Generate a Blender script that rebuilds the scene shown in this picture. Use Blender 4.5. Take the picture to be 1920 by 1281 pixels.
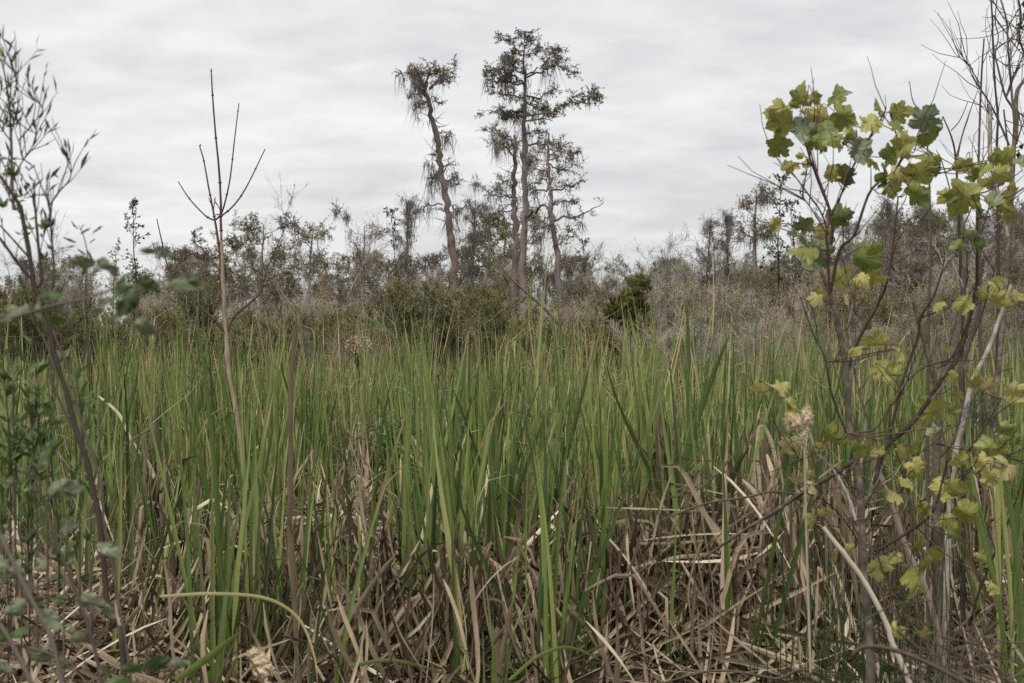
import bpy, math, random
import numpy as np
R = np.random.default_rng(7)
random.seed(7)
PI = math.pi
C = bpy.context.scene.collection
for o in list(bpy.data.objects): bpy.data.objects.remove(o)

# ------------------------------------------------------------------ camera, world, sun, exposure
CAMZ = 1.35
F = 2667.0                 # focal length in photo pixels (1920 wide)
cd = bpy.data.cameras.new('camera'); cam = bpy.data.objects.new('camera', cd); C.objects.link(cam)
cam.location = (0, 0, CAMZ); cam.rotation_euler = (PI/2, 0, 0)
cd.sensor_width = 36; cd.lens = 36*F/1920; cd.clip_start = .05; cd.clip_end = 6000
cd.dof.use_dof = True; cd.dof.focus_distance = 8.5; cd.dof.aperture_fstop = 11
sc = bpy.context.scene; sc.camera = cam
sc.view_settings.view_transform = 'Standard'; sc.view_settings.look = 'None'
sc.view_settings.exposure = 1.15; sc.view_settings.gamma = 1
sc.render.engine = 'CYCLES'
sc.cycles.max_bounces = 6; sc.cycles.diffuse_bounces = 4; sc.cycles.transmission_bounces = 4; sc.cycles.glossy_bounces = 2
sc.cycles.use_denoising = False

w = bpy.data.worlds.new('World'); sc.world = w; w.use_nodes = True
nt = w.node_tree; N = nt.nodes; L = nt.links; N.clear()
def nd(t, **k):
    n = N.new(t)
    for a, b in k.items(): setattr(n, a, b)
    return n
out = nd('ShaderNodeOutputWorld'); bg = nd('ShaderNodeBackground'); L.new(bg.outputs[0], out.inputs[0])
bg.inputs[1].default_value = 0.1
SUN_EL, SUN_AZ = math.radians(58), math.radians(205)
sky = nd('ShaderNodeTexSky', sky_type='NISHITA'); sky.sun_disc = False; sky.sun_elevation = SUN_EL; sky.sun_rotation = SUN_AZ
tc = nd('ShaderNodeTexCoord'); sep = nd('ShaderNodeSeparateXYZ'); L.new(tc.outputs['Generated'], sep.inputs[0])
def mth(op, a, b=None, c=None, clamp=False):
    m = nd('ShaderNodeMath', operation=op); m.use_clamp = clamp
    for i, v in enumerate((a, b, c)):
        if v is None: continue
        if isinstance(v, (int, float)): m.inputs[i].default_value = v
        else: L.new(v, m.inputs[i])
    return m.outputs[0]
zz = mth('MAXIMUM', sep.outputs[2], 0.0); zz = mth('ADD', zz, 0.22)
ux = mth('DIVIDE', sep.outputs[0], zz); uy = mth('DIVIDE', sep.outputs[1], zz)
cmb = nd('ShaderNodeCombineXYZ'); L.new(ux, cmb.inputs[0]); L.new(uy, cmb.inputs[1])
def noise(scale, detail, rough, sx=1, sy=1, dist=0.0, off=(0,0,0)):
    mp = nd('ShaderNodeMapping'); mp.inputs['Scale'].default_value = (sx, sy, 1); mp.inputs['Location'].default_value = off
    L.new(cmb.outputs[0], mp.inputs[0])
    n = nd('ShaderNodeTexNoise'); n.inputs['Scale'].default_value = scale; n.inputs['Detail'].default_value = detail
    n.inputs['Roughness'].default_value = rough; n.inputs['Distortion'].default_value = dist
    L.new(mp.outputs[0], n.inputs['Vector']); return n.outputs['Fac']
n1 = noise(2.6, 5, .5, 1.0, 1.0, .3, (3,1,0)); n2 = noise(8.5, 6, .55, .8, 1.1, .3, (7,2,0)); n3 = noise(1.1, 3, .5, 1, .9, .4, (1,4,0))
s = mth('ADD', mth('MULTIPLY', n1, .40), mth('ADD', mth('MULTIPLY', n2, .28), mth('MULTIPLY', n3, .32)))
cr = nd('ShaderNodeValToRGB'); L.new(s, cr.inputs[0])
cr.color_ramp.elements[0].position = .385; cr.color_ramp.elements[0].color = (3.05, 3.08, 3.14, 1)
cr.color_ramp.elements[1].position = .615; cr.color_ramp.elements[1].color = (4.25, 4.24, 4.2, 1)
e = cr.color_ramp.elements.new(.5); e.color = (3.65, 3.66, 3.68, 1)
# bluish band low over the horizon
hz = mth('SUBTRACT', 1.0, mth('MULTIPLY', sep.outputs[2], 11.0), clamp=True)
mxh = nd('ShaderNodeMix', data_type='RGBA'); L.new(mth('MULTIPLY', hz, .7), mxh.inputs[0]); L.new(cr.outputs[0], mxh.inputs[6]); mxh.inputs[7].default_value = (3.15, 3.28, 3.38, 1)
mx = nd('ShaderNodeMix', data_type='RGBA'); mx.inputs[0].default_value = .03; L.new(mxh.outputs[2], mx.inputs[6]); L.new(sky.outputs[0], mx.inputs[7])
L.new(mx.outputs[2], bg.inputs[0])
sd = bpy.data.lights.new('sun', 'SUN'); sd.energy = 1.5; sd.angle = math.radians(12); sd.color = (1, .97, .92)
sun = bpy.data.objects.new('sun', sd); C.objects.link(sun)
sun.rotation_euler = (PI/2-SUN_EL, 0, PI-SUN_AZ)

# ------------------------------------------------------------------ materials
def mat(name, stops, rough=.6, trans=0.0, tip=None, nscale=8.0, namt=.25, objrand=.15, spec=.3, extra=None, stretch=(1,1,1), back=None):
    """stops: [(pos,(r,g,b))] over the per-leaf random value; tip: colour shown past the browning point"""
    m = bpy.data.materials.new(name); m.use_nodes = True; t = m.node_tree; n = t.nodes; l = t.links
    b = n['Principled BSDF']; o = n['Material Output']
    at = n.new('ShaderNodeAttribute'); at.attribute_name = 'dat'
    sp = n.new('ShaderNodeSeparateColor'); l.new(at.outputs['Color'], sp.inputs[0])
    def M(op, a, c=None, clamp=False):
        q = n.new('ShaderNodeMath'); q.operation = op; q.use_clamp = clamp
        for i, v in enumerate((a, c)):
            if v is None: continue
            if isinstance(v, (int, float)): q.inputs[i].default_value = v
            else: l.new(v, q.inputs[i])
        return q.outputs[0]
    oi = n.new('ShaderNodeObjectInfo')
    fac = M('ADD', sp.outputs[0], M('MULTIPLY', M('SUBTRACT', oi.outputs['Random'], .5), objrand))
    geo = n.new('ShaderNodeNewGeometry'); mp = n.new('ShaderNodeMapping'); mp.inputs['Scale'].default_value = stretch
    tcn = n.new('ShaderNodeTexCoord'); l.new(tcn.outputs['Object'], mp.inputs[0])
    nz = n.new('ShaderNodeTexNoise'); nz.inputs['Scale'].default_value = nscale; nz.inputs['Detail'].default_value = 4; l.new(mp.outputs[0], nz.inputs['Vector'])
    fac = M('ADD', fac, M('MULTIPLY', M('SUBTRACT', nz.outputs['Fac'], .5), namt), )
    r = n.new('ShaderNodeValToRGB'); l.new(fac, r.inputs[0])
    els = r.color_ramp.elements
    els[0].position, els[0].color = stops[0][0], (*stops[0][1], 1)
    els[1].position, els[1].color = stops[-1][0], (*stops[-1][1], 1)
    for p, c in stops[1:-1]:
        q = els.new(p); q.color = (*c, 1)
    col = r.outputs[0]
    def MIX(f, a, c):
        q = n.new('ShaderNodeMix'); q.data_type = 'RGBA'
        if isinstance(f, (int, float)): q.inputs[0].default_value = f
        else: l.new(f, q.inputs[0])
        for i, v in ((6, a), (7, c)):
            if isinstance(v, tuple): q.inputs[i].default_value = (*v, 1)
            else: l.new(v, q.inputs[i])
        return q.outputs[2]
    if tip:
        # t (green channel) past 1 - b (blue channel) is dry
        f = M('MULTIPLY', M('ADD', M('SUBTRACT', sp.outputs[1], M('SUBTRACT', 1.03, sp.outputs[2])), M('MULTIPLY', M('SUBTRACT', nz.outputs['Fac'], .5), .12)), 9.0, True)
        col = MIX(f, col, tip)
    if back: col = MIX(M('MULTIPLY', geo.outputs['Backfacing'], .8), col, back)
    if extra: col = extra(n, l, M, MIX, sp, col, nz)
    l.new(col, b.inputs['Base Color']); b.inputs['Roughness'].default_value = rough; b.inputs['Specular IOR Level'].default_value = spec
    if trans:
        tr = n.new('ShaderNodeBsdfTranslucent'); ms = n.new('ShaderNodeMixShader'); ms.inputs[0].default_value = trans
        l.new(col, tr.inputs[0]); l.new(b.outputs[0], ms.inputs[1]); l.new(tr.outputs[0], ms.inputs[2]); l.new(ms.outputs[0], o.inputs[0])
    return m
def veins(n, l, M, MIX, sp, col, nz):
    # sp: local leaf x, y (blade length = 1)
    uv = n.new('ShaderNodeAttribute'); uv.attribute_name = 'luv'; s2 = n.new('ShaderNodeSeparateColor'); l.new(uv.outputs['Color'], s2.inputs[0])
    x, y = s2.outputs[0], s2.outputs[1]
    a = M('ARCTAN2', x, M('ADD', y, .02)); rr = M('SQRT', M('ADD', M('MULTIPLY', x, x), M('MULTIPLY', y, y)))
    q = M('ABSOLUTE', M('SUBTRACT', M('FRACT', M('ADD', M('DIVIDE', a, .76), .5)), .5))
    dist = M('MULTIPLY', M('MULTIPLY', q, .76), rr)
    v = M('SUBTRACT', 1.0, M('DIVIDE', dist, .011), True)
    col = MIX(M('MULTIPLY', v, .7), col, (.20, .045, .025))
    # brown blotches
    sp2 = n.new('ShaderNodeTexNoise'); sp2.inputs['Scale'].default_value = 4.5; sp2.inputs['Detail'].default_value = 5; l.new(uv.outputs['Color'], sp2.inputs['Vector'])
    f = M('MULTIPLY', M('SUBTRACT', sp2.outputs['Fac'], M('SUBTRACT', .70, M('MULTIPLY', sp.outputs[2], .25))), 14.0, True)
    return MIX(M('MULTIPLY', f, .6), col, (.16, .10, .045))
MT = {}
MT['cattail'] = mat('cattail_green', [(0, (.045,.072,.023)), (.25, (.09,.135,.038)), (.55, (.175,.230,.062)), (.8, (.31,.34,.11)), (1, (.54,.46,.23))], .38, .28, (.40,.29,.17), 14, .30, .38, .35, stretch=(1,1,.12))
MT['fresh'] = mat('fresh_green', [(0, (.07,.115,.035)), (.5, (.13,.19,.06)), (1, (.24,.30,.12))], .5, .35, None, 20, .3, .2)
MT['dead'] = mat('dead_reed', [(0, (.035,.025,.016)), (.25, (.105,.076,.049)), (.55, (.255,.190,.125)), (.8, (.45,.36,.25)), (1, (.62,.53,.40))], .75, .12, None, 30, .35, .25, .15, stretch=(1,1,.2))
MT['deadleaf'] = MT['dead']
MT['bark'] = mat('cypress_bark', [(0, (.09,.07,.06)), (.5, (.20,.165,.145)), (1, (.34,.295,.27))], .9, 0, None, 7, .9, .1, .1, stretch=(1,1,.15))
MT['barkred'] = mat('cypress_bark_red', [(0, (.07,.05,.04)), (.5, (.155,.122,.105)), (1, (.26,.215,.19))], .9, 0, None, 7, .9, .1, .1, stretch=(1,1,.15))
MT['twig'] = mat('grey_twig', [(0, (.12,.10,.078)), (.5, (.245,.208,.168)), (1, (.50,.45,.39))], .9, 0, None, 5, .4, 1.0, .1)
MT['darktwig'] = mat('dark_twig', [(0, (.03,.022,.017)), (.5, (.07,.053,.041)), (1, (.15,.12,.098))], .8, 0, None, 12, .5, .2, .2)
MT['redtwig'] = mat('red_twig', [(0, (.04,.018,.015)), (.5, (.085,.035,.028)), (1, (.19,.10,.08))], .5, 0, None, 12, .4, .1, .35)
MT['tanstem'] = mat('tan_stem', [(0, (.20,.15,.10)), (.5, (.36,.29,.21)), (1, (.52,.45,.36))], .8, 0, None, 22, .7, .1, .2, stretch=(1,1,.5))
MT['greybark'] = mat('grey_lichen_bark', [(0, (.05,.038,.028)), (.4, (.12,.098,.076)), (.75, (.24,.21,.17)), (1, (.46,.44,.39))], .85, 0, None, 45, 1.3, .1, .2)
MT['whitebark'] = mat('pale_peeling_bark', [(0, (.10,.075,.055)), (.4, (.28,.235,.195)), (1, (.55,.51,.45))], .85, 0, None, 35, 1.2, .1, .2)
MT['moss'] = mat('spanish_moss', [(0, (.10,.088,.075)), (.5, (.18,.165,.145)), (1, (.29,.27,.24))], .95, .1, None, 3, .4, .2, .05)
MT['cypfol'] = mat('cypress_foliage', [(0, (.07,.06,.028)), (.4, (.12,.105,.045)), (.75, (.19,.14,.065)), (1, (.27,.14,.07))], .7, .3, None, .35, .9, .3, .2)
MT['greenfol'] = mat('cypress_foliage_green', [(0, (.095,.095,.042)), (.4, (.16,.155,.065)), (.8, (.25,.22,.10)), (1, (.33,.25,.13))], .7, .3, None, .6, .7, .3, .2)
MT['budfol'] = mat('sparse_leaf', [(0, (.14,.17,.045)), (.4, (.28,.31,.08)), (.8, (.42,.38,.12)), (1, (.45,.25,.12))], .6, .35, None, .8, .5, .9, .2)
MT['darkfol'] = mat('dark_leaf', [(0, (.035,.06,.02)), (.5, (.07,.11,.035)), (1, (.15,.19,.06))], .5, .25, None, 2, .5, .3, .3)
MT['evergreen'] = mat('evergreen_leaf', [(0, (.085,.09,.033)), (.4, (.16,.16,.055)), (.75, (.27,.245,.085)), (1, (.38,.25,.11))], .5, .25, None, 1.2, .7, .3, .35)
MT['maple'] = mat('maple_leaf', [(0, (.13,.17,.075)), (.3, (.17,.215,.05)), (.6, (.33,.32,.08)), (.85, (.44,.41,.12)), (1, (.44,.35,.18))], .45, .38, None, 60, .25, 0, .4, extra=veins, back=(.22,.27,.17))
MT['bramble'] = mat('bramble_leaf', [(0, (.04,.075,.022)), (.35, (.09,.135,.04)), (.6, (.13,.15,.075)), (1, (.22,.235,.145))], .5, .3, None, 30, .25, 0, .4)
MT['willow'] = mat('narrow_leaf', [(0, (.05,.075,.03)), (.5, (.12,.17,.06)), (1, (.24,.33,.12))], .5, .35, None, 10, .3, .1, .4)
MT['fluff'] = mat('seed_fluff', [(0, (.34,.24,.14)), (.5, (.58,.46,.31)), (1, (.78,.69,.52))], 1, .2, None, 60, .9, 0, .0)
MT['drybrown'] = mat('dry_flower', [(0, (.12,.07,.04)), (.5, (.42,.29,.20)), (1, (.68,.55,.42))], .9, .1, None, 30, .5, 0, .1)
def soil_mat():
    m = bpy.data.materials.new('marsh_soil'); m.use_nodes = True; t = m.node_tree; n = t.nodes; l = t.links
    b = n['Principled BSDF']; tcn = n.new('ShaderNodeTexCoord'); nz = n.new('ShaderNodeTexNoise'); nz.inputs['Scale'].default_value = 3; nz.inputs['Detail'].default_value = 8
    l.new(tcn.outputs['Object'], nz.inputs['Vector']); r = n.new('ShaderNodeValToRGB'); l.new(nz.outputs['Fac'], r.inputs[0])
    r.color_ramp.elements[0].position = .35; r.color_ramp.elements[0].color = (.012,.009,.006,1)
    r.color_ramp.elements[1].position = .65; r.color_ramp.elements[1].color = (.045,.035,.022,1)
    l.new(r.outputs[0], b.inputs['Base Color']); b.inputs['Roughness'].default_value = .85
    return m
MT['soil'] = soil_mat()

# ------------------------------------------------------------------ helpers
def P(px, py, d): return np.array(((px-960)/F*d, d, CAMZ+(640-py)/F*d))
def nrm(v): return v/np.maximum(np.linalg.norm(v, axis=-1, keepdims=True), 1e-9)
class MB:
    def __init__(s): s.v=[]; s.f=[]; s.d=[]; s.u=[]; s.m=[]; s.n=0
    def add(s, v, f, d, mi=0, uv=None):
        """v (n,3)  f (m,4) quads, -1 in the last column for a triangle  d (n,4)"""
        v=np.asarray(v,np.float32).reshape(-1,3); f=np.asarray(f,np.int64)
        s.v.append(v); s.f.append(np.where(f>=0, f+s.n, -1)); s.d.append(np.broadcast_to(np.asarray(d,np.float32), (len(v),4)))
        s.u.append(np.zeros((len(v),4),np.float32) if uv is None else np.asarray(uv,np.float32)); s.m.append(np.full(len(f), mi, np.int32)); s.n+=len(v)
    def mesh(s, name, mats, smooth=True):
        me=bpy.data.meshes.new(name); v=np.concatenate(s.v); f=np.concatenate(s.f); d=np.concatenate(s.d); mi=np.concatenate(s.m)
        tri=f[:,3]<0; cnt=np.where(tri,3,4); st=np.concatenate([[0],np.cumsum(cnt)[:-1]])
        loops=f.reshape(-1); loops=loops[loops>=0]
        me.vertices.add(len(v)); me.vertices.foreach_set('co', v.ravel())
        me.loops.add(len(loops)); me.loops.foreach_set('vertex_index', loops.astype(np.int32))
        me.polygons.add(len(f)); me.polygons.foreach_set('loop_start', st.astype(np.int32)); me.polygons.foreach_set('loop_total', cnt.astype(np.int32))
        for m in (mats if isinstance(mats,(list,tuple)) else [mats]): me.materials.append(MT[m])
        me.polygons.foreach_set('material_index', mi)
        me.polygons.foreach_set('use_smooth', np.full(len(f), smooth))
        me.update(calc_edges=True)
        a=me.color_attributes.new('dat','FLOAT_COLOR','POINT'); a.data.foreach_set('color', d.ravel())
        u=np.concatenate(s.u)
        if u.any():
            a=me.color_attributes.new('luv','FLOAT_COLOR','POINT'); a.data.foreach_set('color', u.ravel())
        return me
def link(name, me, parent=None, loc=None):
    o=bpy.data.objects.new(name, me); C.objects.link(o)
    if parent: o.parent=parent
    if loc is not None: o.location=loc
    return o
def tag(o, label=None, cat=None, group=None, kind=None):
    if label: o['label']=label
    if cat: o['category']=cat
    if group: o['group']=group
    if kind: o['kind']=kind
    return o
def root(name, loc, label, cat, group=None):
    o=bpy.data.objects.new(name, None); C.objects.link(o); o.empty_display_size=.1; o.location=loc
    return tag(o, label, cat, group)
def copy_tree(o, parent=None):
    c=o.copy(); C.objects.link(c); c.parent=parent
    for ch in o.children: copy_tree(ch, c)
    return c
def tubes(mb, Pt, Rd, sides=3, rnd=None, mi=0):
    """Pt (N,K,3) centre lines, Rd (N,K)"""
    Pt=np.asarray(Pt,float); Rd=np.asarray(Rd,float); n,K,_=Pt.shape
    if n==0: return
    T=np.gradient(Pt,axis=1); T=nrm(T); D=nrm(Pt[:,-1]-Pt[:,0])
    ref=np.where(np.abs(D[:,2:3])<.7, np.array([[0,0,1.]]), np.array([[1.,.13,0]]))[:,None,:]
    U=nrm(np.cross(T,np.broadcast_to(ref,T.shape))); V=np.cross(T,U)
    a=np.arange(sides)*2*PI/sides
    ring=Pt[:,:,None,:]+Rd[:,:,None,None]*(np.cos(a)[None,None,:,None]*U[:,:,None,:]+np.sin(a)[None,None,:,None]*V[:,:,None,:])
    idx=np.arange(n*K*sides).reshape(n,K,sides); nx=np.roll(idx,-1,2)
    q=np.stack([idx[:,:-1],nx[:,:-1],nx[:,1:],idx[:,1:]],-1).reshape(-1,4)
    d=np.zeros((n,K,sides,4)); d[...,0]=(R.random(n) if rnd is None else np.broadcast_to(rnd,(n,)))[:,None,None]; d[...,1]=np.linspace(0,1,K)[None,:,None]
    mb.add(ring, q, d.reshape(-1,4), mi)
def rhomb(mb, c, dr, ln, wd, rnd=None, mi=0, fold=.25):
    """small leaves: 4-point blades, base at c, pointing along dr"""
    n=len(c)
    if n==0: return
    dr=nrm(dr); s=nrm(np.cross(dr, R.normal(size=(n,3)))); up=np.cross(s,dr)
    ln=np.broadcast_to(ln,(n,))[:,None]; wd=np.broadcast_to(wd,(n,))[:,None]
    m=c+dr*ln*.45
    v=np.stack([c, m+s*wd/2+up*wd*fold, c+dr*ln-up*ln*.08, m-s*wd/2+up*wd*fold],1)
    i=np.arange(n*4).reshape(n,4); d=np.zeros((n,4,4)); d[...,0]=(R.random(n) if rnd is None else rnd)[:,None]
    mb.add(v, i, d.reshape(-1,4), mi)
def grow(st, dr, ln, K, wander=.15, up=0.0, droop=0.0):
    n=len(st); out=np.zeros((n,K,3)); out[:,0]=st; d=nrm(dr.copy()); ln=np.broadcast_to(ln,(n,))
    for k in range(1,K):
        d=d+R.normal(size=(n,3))*wander; d[:,2]+=up-droop*k/K; d=nrm(d); out[:,k]=out[:,k-1]+d*(ln/(K-1))[:,None]
    return out
def spawn(Pt, Rd, per, t0, t1, a0, a1, flat=0.0, upb=0.0):
    """children points on parents: returns starts, dirs, radius at start, t"""
    n,K,_=Pt.shape; pi=np.repeat(np.arange(n), per); m=len(pi)
    t=R.uniform(t0,t1,m); x=t*(K-1); k=np.minimum(x.astype(int),K-2); f=(x-k)[:,None]
    st=Pt[pi,k]*(1-f)+Pt[pi,k+1]*f; tan=nrm(Pt[pi,k+1]-Pt[pi,k]); r=Rd[pi,k]*(1-f[:,0])+Rd[pi,k+1]*f[:,0]
    rv=R.normal(size=(m,3)); rv[:,2]*=(1-flat); side=nrm(np.cross(tan,rv)) if flat==0 else nrm(rv-tan*np.sum(rv*tan,1,keepdims=True))
    an=np.radians(R.uniform(a0,a1,m))[:,None]; d=tan*np.cos(an)+side*np.sin(an); d[:,2]+=upb
    return st, nrm(d), r, t
def taper(n,K,r0,r1,p=1.0):
    t=np.linspace(0,1,K)**p; return np.asarray(r0).reshape(-1,1)*(1-t)+np.asarray(r1).reshape(-1,1)*t if np.ndim(r0) else np.broadcast_to(r0*(1-t)+r1*t,(n,K))
def crspline(pts, n):
    p=np.array(pts,float)
    if len(p)==2: return p[0]+(p[1]-p[0])*np.linspace(0,1,n)[:,None]
    q=np.vstack([2*p[0]-p[1],p,2*p[-1]-p[-2]]); m=len(p)-1; o=[]
    for x in np.linspace(0,m,n):
        i=min(int(x),m-1); t=x-i; a,b,c,d=q[i],q[i+1],q[i+2],q[i+3]
        o.append(.5*(2*b+(c-a)*t+(2*a-5*b+4*c-d)*t*t+(3*b-3*c+d-a)*t**3))
    return np.array(o)
def stem(mb, pts, d, r, n=None, sides=6, mi=0, rough=.0, rnd=None, org=None):
    """pts: [(px,py) or (px,py,dist)], r: pixel radius list or (r0,r1)"""
    w3=np.array([P(p[0],p[1],p[2] if len(p)>2 else d) for p in pts]); n=n or max(6,4*len(pts))
    c=crspline(w3,n); rr=np.interp(np.linspace(0,1,n),np.linspace(0,1,len(r)),np.array(r,float))*d/F
    rr=rr*(1+R.normal(size=n)*rough)
    if rough: c=c+R.normal(size=c.shape)*rr[:,None]*rough*1.2
    if org is not None: c=c-org
    tubes(mb, c[None], rr[None], sides, rnd, mi); return c, rr
def moss(mb, pts, lo=.3, hi=1.1, per=10, r=.016, spread=.12, sides=3, curl=.16):
    pts=np.asarray(pts); n=len(pts)*per
    if n==0: return
    L0=np.repeat(R.uniform(lo,hi,len(pts)),per)
    st=np.repeat(pts,per,0)+R.normal(size=(n,3))*[spread,spread,spread*.3]
    ln=L0*R.uniform(.35,1,n); K=6
    pt=grow(st, np.tile([0,0,-1.],(n,1))+R.normal(size=(n,3))*.15, ln, K, curl, -.12)
    rd=taper(n,K,1,.12)*(r*R.uniform(.5,1.3,n))[:,None]; rd=rd.copy(); rd[:,0]*=.5
    tubes(mb, pt, rd, sides)

# ------------------------------------------------------------------ ground
def hills(x, y):
    x=np.asarray(x,float); y=np.asarray(y,float)
    h=.05*np.sin(x*1.3+.5)*np.sin(y*1.1)+.03*np.sin(x*3.1+y*2.3)
    return h*np.clip((60-y)/30,0,1)
def mound(x, y):   # heaps of dead reed matting
    h=np.zeros_like(np.asarray(x,float))+.10+.16*np.clip((11-np.asarray(y,float))/5,0,1)
    for cx,cy,sx,sy,a in MOUNDS: h=h+a*np.exp(-((x-cx)/sx)**2-((y-cy)/sy)**2)
    return h
def X(px,d): return (px-960)/F*d
MOUNDS=[(X(1290,5.0),5.0,.45,.5,.48),(X(1420,4.9),4.9,.35,.4,.22),(X(650,6.2),6.2,.55,.5,.42),(X(700,8.6),8.6,.35,.35,.25),(X(330,6.6),6.6,.45,.5,.34),(X(950,5.2),5.2,.35,.4,.22),
        (X(150,5.5),5.5,.4,.5,.15),(X(1700,5.5),5.5,.5,.4,.22),(X(1060,9),9,.8,.6,.15),(X(400,10),10,.7,.6,.15)]
def ground():
    xs=np.concatenate([[-3000,-800,-200,-80,-40],np.linspace(-20,20,90),[40,80,200,800,3000]])
    ys=np.concatenate([[-300,-60,-10],np.linspace(-2,45,110),[60,90,150,300,900,4000]])
    X_,Y_=np.meshgrid(xs,ys); Z=hills(X_,Y_)
    v=np.stack([X_,Y_,Z],-1).reshape(-1,3); i=np.arange(len(v)).reshape(X_.shape)
    q=np.stack([i[:-1,:-1],i[:-1,1:],i[1:,1:],i[1:,:-1]],-1).reshape(-1,4)
    mb=MB(); mb.add(v,q,[.5,0,0,1]); tag(link('ground',mb.mesh('ground','soil')),kind='structure')
ground()

# ------------------------------------------------------------------ trees: general pieces
def dress(br, brR, fol, mos, tw, nt2=7, l2=(.5,1.3), nt3=6, l3=(.2,.5), nleaf=26, leaf=(.10,.04), fdens=1.0, mdens=.5, mlen=(.3,1.1), r2=.014, r3=.007, flat=.55, t0=.25, mossr=.014, up=.02):
    """twigs, foliage and moss on limbs given as (n,K,3)"""
    st,d,r,t=spawn(br,brR,nt2,t0,1,35,75,flat,.08); n=len(st)
    P2=grow(st,d,R.uniform(*l2,n)*(1.15-.55*t),6,.22,up); R2=taper(n,6,np.minimum(r*.6,r2*1.5)+.002,np.full(n,.004))
    tubes(tw,P2,R2,3)
    st,d,r,t=spawn(P2,R2,nt3,.2,1,30,75,flat*.7,.05); n=len(st)
    P3=grow(st,d,R.uniform(*l3,n),4,.25,up); R3=taper(n,4,np.full(n,r3),np.full(n,.003)); tubes(tw,P3,R3,3)
    if fol is not None and nleaf>0:
        st,d,r,t=spawn(P3,R3,nleaf,.1,1,30,80); keep=R.random(len(st))<fdens*(.35+.65*R.random(len(P3)).repeat(nleaf)); st,d=st[keep],d[keep]
        rn=np.clip(R.normal(.45,.2,len(st)),0,1)
        rhomb(fol,st,d+R.normal(size=d.shape)*.3,R.uniform(.6,1.3,len(st))*leaf[0],R.uniform(.7,1.2,len(st))*leaf[1],rn)
    if mos is not None and mdens>0:
        a=P2.reshape(-1,3); k=R.random(len(a))<mdens*.30*(R.random(len(P2))<.22).repeat(P2.shape[1]); moss(mos,a[k],mlen[0],mlen[1],22,mossr*.8,.085)
        b=br.reshape(-1,3); k=R.random(len(b))<mdens*.28; moss(mos,b[k],mlen[0],mlen[1]*1.1,18,mossr*.9,.10)
    return P2
def finish(name, loc, label, cat, parts, group=None):
    r=root(name, loc, label, cat, group)
    for nm,mb,m in parts:
        if mb.n: tag(link(nm, mb.mesh(nm,m), r), kind='stuff' if nm=='spanish_moss' else None)
    return r
def zz(X_,Y_): return (740+X_/2.288, 40+Y_/2.288)
def hero(name, label, D, trunk, trad, limbs, barkm, folm, ground_to=690, fd=1.0, md=.6, seed=1, low=18, leaf=(.085,.035), extra_trunks=()):
    global R; R=np.random.default_rng(seed)
    base=P(*zz(*trunk[-1]),D); base[2]=0; org=base.copy()
    tr=MB(); li=MB(); fo=MB(); mo=MB(); allc=[]
    for tk,rd in [(trunk,trad)]+list(extra_trunks):
        w3=[P(*zz(*p),D)-org for p in tk]; b=w3[-1].copy(); b[2]=-.1; w3.append(b)
        K=44; c=crspline(w3,K); rr=np.interp(np.linspace(0,1,K),np.linspace(0,1,len(rd)+1),list(rd)+[rd[-1]*1.5])/2.288*D/F
        rr=rr*(1+.10*R.normal(size=K)); c[:,:2]+=R.normal(size=(K,2))*.035; tubes(tr,c[None],rr[None],10,.5); allc.append((c,rr))
        # ragged moss and short dead spurs down the trunk
        k=R.random(K)<.55; k[int(K*.72):]=False; moss(mo,(c+R.normal(size=c.shape)*.08)[k],.2,.7,7,.013,.10)
        nS=26; ks=R.integers(2,int(K*.65),nS); st=c[ks]; d=R.normal(size=(nS,3)); d[:,2]=abs(d[:,2])*.3
        tubes(li,grow(st,d,R.uniform(.3,.9,nS),5,.25,0),taper(nS,5,np.full(nS,.02),np.full(nS,.004)),3)
    for lm in limbs:
        pts,r0,f_,m_=lm[:4]; pts=[(a,b+low*(1-b/1200)) for a,b in pts]; L2=lm[4] if len(lm)>4 else 1.0
        dy=R.uniform(-1.6,1.6); w3=[P(*zz(*p),D)-org for p in pts]; m=len(w3)
        for i in range(1,m): w3[i]=w3[i]+np.array([0,dy*i/(m-1),0])
        K=12; c=crspline(w3,K); c[1:]+=R.normal(size=(K-1,3))*.05; rr=np.linspace(r0,.22*r0+.25,K)/2.288*D/F
        tubes(li,c[None],rr[None],5,.4)
        dress(c[None],rr[None],fo if f_>0 else None,mo,li,nt2=int(16*L2),l2=(.2*L2,.66*L2),nt3=6,l3=(.10,.30),nleaf=11,leaf=leaf,fdens=fd*f_*.8,mdens=md*m_*.55,mlen=(.3,1.6),mossr=.012,t0=.2,flat=.85,up=-.02)
    return finish(name,org,label,'tree',[('trunk',tr,barkm),('branches',li,'bark'),('crown',fo,folm),('spanish_moss',mo,'moss')])
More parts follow.
